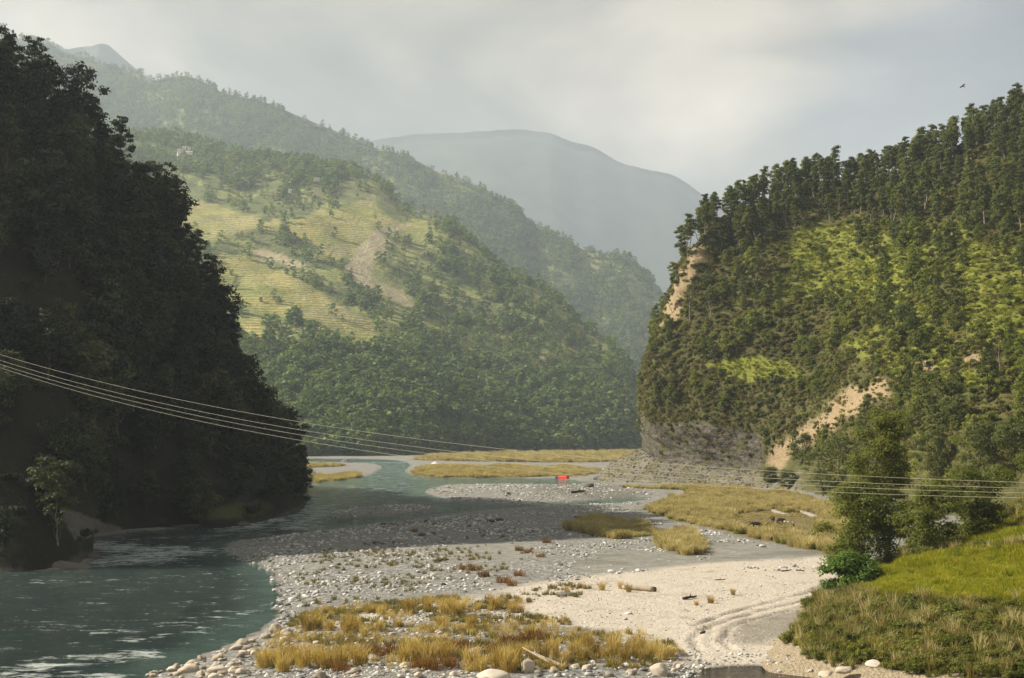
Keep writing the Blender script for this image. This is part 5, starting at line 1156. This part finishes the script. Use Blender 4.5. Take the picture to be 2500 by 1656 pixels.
def tarpf(b):
    nx, ny = 24, 22; vs_ = []
    for i in range(nx):
        r = []
        for j in range(ny):
            x = -3.34 + 4.85 * i / (nx - 1); t = j / (ny - 1) * 2 - 1
            yy = 1.27 * max(-1, min(1, t * 1.9)); z = 3.05 - .18 * abs(t * 1.9) ** 2 if abs(t) < .53 else 2.87 - (abs(t) - .53) / .47 * (1.55 + .12 * math.sin(i * 1.9))
            edge = min(i, nx - 1 - i); z -= .35 * math.exp(-edge * 1.1); sag = .07 * math.sin(i * 1.35) + .05 * math.sin(i * 2.7 + j)
            r.append(b.verts.new((x, yy * (1 + .02 * math.sin(i * 2.1 + j)), z + sag)))
        vs_.append(r)
    for i in range(nx - 1):
        for j in range(ny - 1): b.faces.new((vs_[i][j], vs_[i + 1][j], vs_[i + 1][j + 1], vs_[i][j + 1]))
    for e in (0, nx - 1):
        lo = [b.verts.new((v.co.x, v.co.y * .98, 1.35)) for v in vs_[e]]
        for j in range(ny - 1): b.faces.new((vs_[e][j], vs_[e][j + 1], lo[j + 1], lo[j]))
part('tarpaulin', tarpf, 'tarp', truck, True)
for x in (2.75, -1.7, -2.85):
    for sgn in (-1, 1):
        w = part('wheel', lambda b: bmesh.ops.create_cone(b, cap_ends=True, segments=18, radius1=.16, radius2=.16, depth=.34, matrix=Matrix.Translation((x, sgn * .98, .52)) @ Matrix.Rotation(R(90), 4, 'X')), 'rubber', truck)
        def tyf(b):
            bmesh.ops.create_cone(b, cap_ends=True, segments=22, radius1=.52, radius2=.52, depth=.3, matrix=Matrix.Translation((x, sgn * .98, .52)) @ Matrix.Rotation(R(90), 4, 'X')); bmesh.ops.bevel(b, geom=b.edges[:], offset=.05, segments=1, affect='EDGES')
        part('tyre', tyf, 'rubber', w)
        part('rim', lambda b: bmesh.ops.create_cone(b, cap_ends=True, segments=16, radius1=.27, radius2=.24, depth=.05, matrix=Matrix.Translation((x, sgn * 1.14, .52)) @ Matrix.Rotation(R(90), 4, 'X')), 'rim', w)

# ------------------------------------------------------------------ herder and cattle
def skinned(name, verts, edges, radii, mat, levels=2, root=0):
    me = bpy.data.meshes.new(name); me.from_pydata(verts, edges, []); o = bpy.data.objects.new(name, me); C.objects.link(o)
    sk_ = o.modifiers.new('skin', 'SKIN'); sk_.use_smooth_shade = True
    for v, r in zip(me.skin_vertices[0].data, radii): v.radius = r if not np.isscalar(r) else (r, r)
    me.skin_vertices[0].data[root].use_root = True
    ss_ = o.modifiers.new('sub', 'SUBSURF'); ss_.levels = levels; ss_.render_levels = levels
    bpy.context.view_layer.update()
    m2 = bpy.data.meshes.new_from_object(o.evaluated_get(bpy.context.evaluated_depsgraph_get()))
    bpy.data.objects.remove(o); m2.materials.clear(); m2.materials.append(M[mat])
    for p_ in m2.polygons: p_.use_smooth = True
    return m2
def shell(src, name, mat, test, push):
    bm = bmesh.new(); bm.from_mesh(src); bm.normal_update()
    bmesh.ops.delete(bm, geom=[f for f in bm.faces if not test(f.calc_center_median())], context='FACES')
    nn = {v: v.normal.copy() for v in bm.verts}
    for v in bm.verts: v.co += nn[v] * push
    return bm_mesh(name, bm, M[mat], True)
hv = [(0, 0, .95), (0, 0, 1.15), (0, .01, 1.36), (0, .01, 1.48), (0, .03, 1.56), (0, .04, 1.66),
      (.1, 0, .90), (.11, .02, .50), (.12, -.02, .09), (.13, .12, .04), (-.1, 0, .90), (-.11, -.03, .50), (-.12, -.08, .09), (-.13, .05, .04),
      (.19, .01, 1.40), (.25, -.02, 1.13), (.24, .08, .90), (.24, .12, .82), (-.19, .01, 1.40), (-.25, -.04, 1.13), (-.23, .05, .90), (-.23, .09, .82)]
he = [(0, 1), (1, 2), (2, 3), (3, 4), (4, 5), (0, 6), (6, 7), (7, 8), (8, 9), (0, 10), (10, 11), (11, 12), (12, 13), (2, 14), (14, 15), (15, 16), (16, 17), (2, 18), (18, 19), (19, 20), (20, 21)]
hr = [(.15, .11), (.14, .10), (.17, .11), (.06, .06), (.085, .10), (.09, .10), .095, .065, .045, .04, .095, .065, .045, .04, .06, .045, .035, .03, .06, .045, .035, .03]
body = skinned('person', hv, he, hr, 'skin')
g = gz(1938, 1290); per = obj('person', body, None, (g[0], g[1], g[2]), (0, 0, R(25)))
tag(per, 'person in a white shirt and dark trousers standing in the meadow', 'person')
obj('shirt', shell(body, 'shirt', 'shirt', lambda c: 0.93 < c.z < 1.47 and not (abs(c.x) > .19 and c.z < 1.16), .022), per)
obj('trousers', shell(body, 'trousers', 'trousers', lambda c: .1 < c.z < 1.0 and abs(c.x) < .215, .016), per)
obj('hair', shell(body, 'hair', 'hair', lambda c: c.z > 1.60 or (c.z > 1.53 and c.y < .02), .018), per)
def cattle(px, py, rz, mat, lab, s=1.0):
    v = [(-.85, 0, 1.12), (-.3, 0, 1.05), (.35, 0, 1.08), (.75, 0, 1.18), (1.1, 0, 1.12), (1.35, 0, .95), (1.62, 0, .72),
         (.5, .22, .85), (.52, .23, .42), (.5, .23, .05), (.5, -.22, .85), (.62, -.23, .42), (.58, -.23, .05),
         (-.72, .22, .85), (-.88, .23, .45), (-.8, .23, .05), (-.72, -.22, .85), (-.70, -.23, .45), (-.64, -.23, .05), (-1.12, 0, 1.05), (-1.2, 0, .5)]
    ed = [(0, 1), (1, 2), (2, 3), (3, 4), (4, 5), (5, 6), (2, 7), (7, 8), (8, 9), (2, 10), (10, 11), (11, 12), (0, 13), (13, 14), (14, 15), (0, 16), (16, 17), (17, 18), (0, 19), (19, 20)]
    r = [(.34, .34), (.42, .42), (.42, .40), (.34, .34), (.22, .24), (.17, .18), (.10, .11), .15, .085, .075, .15, .085, .075, .18, .085, .075, .18, .085, .075, .04, .03]
    m_ = skinned('buffalo', v, ed, r, mat, 2, 1)
    g = gz(px, py); o = obj('buffalo' if mat == 'hide_black' else 'cow', m_, None, (g[0], g[1], g[2]), (0, 0, rz), s); tag(o, lab, 'cattle')
    for sg in (-1, 1):
        pts = np.array([(1.3, sg * .12, 1.1), (1.15, sg * .38, 1.18), (.92, sg * .45, 1.3), (.75, sg * .36, 1.38)]); V, F = tube_np([(pts, np.array([.055, .045, .03, .006]))], 6); obj('horn', mesh_np('horn', V, F, M['horn'], True), o)
        bm = bmesh.new(); bmesh.ops.create_icosphere(bm, subdivisions=2, radius=1, matrix=Matrix.Translation((1.22, sg * .32, 1.0)) @ Matrix.Diagonal((.06, .16, .08, 1))); obj('ear', bm_mesh('ear', bm, M[mat], True), o)
cattle(1846, 1290, R(172), 'hide_black', 'black buffalo grazing side-on in the straw meadow')
cattle(1887, 1277, R(80), 'hide_black', 'black buffalo seen from behind near the meadow path')
cattle(1905, 1279, R(10), 'hide_brown', 'brown cow between the standing buffalo and the person', .9)
boulder(1918, 1275, 9, bc[0], 'grey stone in the meadow beside the brown cow', None, .9); boulder(1926, 1276, 8, bc[2], 'grey stone in the meadow next to the person', None, .9)
# two far cattle by the scree foot
cattle(1826, 1192, R(160), 'hide_black', 'tiny black buffalo at the foot of the scree', 1.0)

# ------------------------------------------------------------------ bird
def birdf(b):
    bmesh.ops.create_icosphere(b, subdivisions=2, radius=1, matrix=Matrix.Diagonal((.24, .07, .07, 1)))
    for v in b.verts:
        if v.co.x < -.1: v.co.y *= .6; v.co.z *= .5; v.co.x -= .08
bd_ = P(2350, 211, 190); bird = obj('bird', None, None, bd_, (R(18), R(-8), R(200))); tag(bird, 'small dark bird gliding above the wooded skyline', 'bird')
part('body', birdf, 'feather', bird, True)
def wingf(sg):
    def f(b):
        top = [(.10, .04, .03), (.14, .28, .09), (.06, .55, .06)]; bot = [(-.12, .04, .02), (-.10, .28, .07), (-.02, .56, .05)]
        ring = [b.verts.new((x, sg * y, z)) for x, y, z in top + bot[::-1]]; rl = [b.verts.new((v.co.x, v.co.y, v.co.z - .015)) for v in ring]
        b.faces.new(ring); b.faces.new(rl[::-1])
        for i in range(6): b.faces.new((ring[i], rl[i], rl[(i + 1) % 6], ring[(i + 1) % 6]))
    return f
part('wing', wingf(1), 'feather', bird); part('wing', wingf(-1), 'feather', bird)
def tailf(b):
    ring = [b.verts.new(p_) for p_ in [(-.28, .03, 0), (-.46, .09, 0), (-.46, -.09, 0), (-.28, -.03, 0)]]; rl = [b.verts.new((v.co.x, v.co.y, -.012)) for v in ring]
    b.faces.new(ring); b.faces.new(rl[::-1])
    for i in range(4): b.faces.new((ring[i], rl[i], rl[(i + 1) % 4], ring[(i + 1) % 4]))
part('tail', tailf, 'feather', bird)

# ------------------------------------------------------------------ houses high on the spur
def house(px, py, L, W_, Hh, rz, roof, lab):
    g = hill_at(SPUR, px, py, .72); o = obj('house', None, None, (g[0], g[1] - 3, g[2] + 2.0), (0, 0, rz)); tag(o, lab, 'house', 'hamlet on the hazy spur')
    w = part('wall', lambda b: box(b, (0, 0, Hh / 2 - 1), (L, W_, Hh + 2)), 'whitewash', o)
    def rf(b):
        e = .5; v = [b.verts.new(p_) for p_ in [(-L / 2 - e, -W_ / 2 - e, Hh - .05), (L / 2 + e, -W_ / 2 - e, Hh - .05), (L / 2 + e, W_ / 2 + e, Hh - .05), (-L / 2 - e, W_ / 2 + e, Hh - .05), (-L / 2 - e, 0, Hh + W_ * .32), (L / 2 + e, 0, Hh + W_ * .32)]]
        for f in ((0, 1, 5, 4), (2, 3, 4, 5), (1, 2, 5), (3, 0, 4), (3, 2, 1, 0)): b.faces.new([v[i] for i in f])
    part('roof', rf, roof, o)
    part('door', lambda b: box(b, (0, -W_ / 2 - .03, 1.0), (1.0, .1, 2.0)), 'door_wood', o)
    for x in (-L * .3, L * .3): part('window', lambda b: box(b, (x, -W_ / 2 - .03, Hh * .55), (1.1, .1, 1.2)), 'glass', o)
for px, py, L, W_, Hh, rz, roof, lab in [(457, 381, 13, 7, 4.5, .1, 'tin', 'long white house, brightest of the upper hamlet'), (436, 383, 6, 5, 4, .5, 'tin', 'small white house at the left end of the hamlet'), (440, 374, 7, 5, 3.5, .2, 'tin', 'small house just above the left one'), (450, 367, 6, 5, 3.5, -.2, 'tin', 'house above the long white one'),
        (465, 367, 5, 5, 4, .3, 'slate', 'small house uphill right of the long white one'), (546, 367, 6, 5, 5, .1, 'tin', 'lone pale house right of the hamlet'), (600, 364, 12, 5, 4, 0, 'tin', 'wide low house at the hamlet far right'), (705, 474, 5, 5, 5, .3, 'tin', 'tiny white house above the golden fields'), (775, 443, 9, 5, 4, .4, 'tin', 'pale house among the scrub right of centre'), (573, 428, 5, 4, 4, 0, 'tin', 'small pale house below the hamlet in the scrub')]:
    house(px, py, L, W_, Hh, rz, roof, lab)
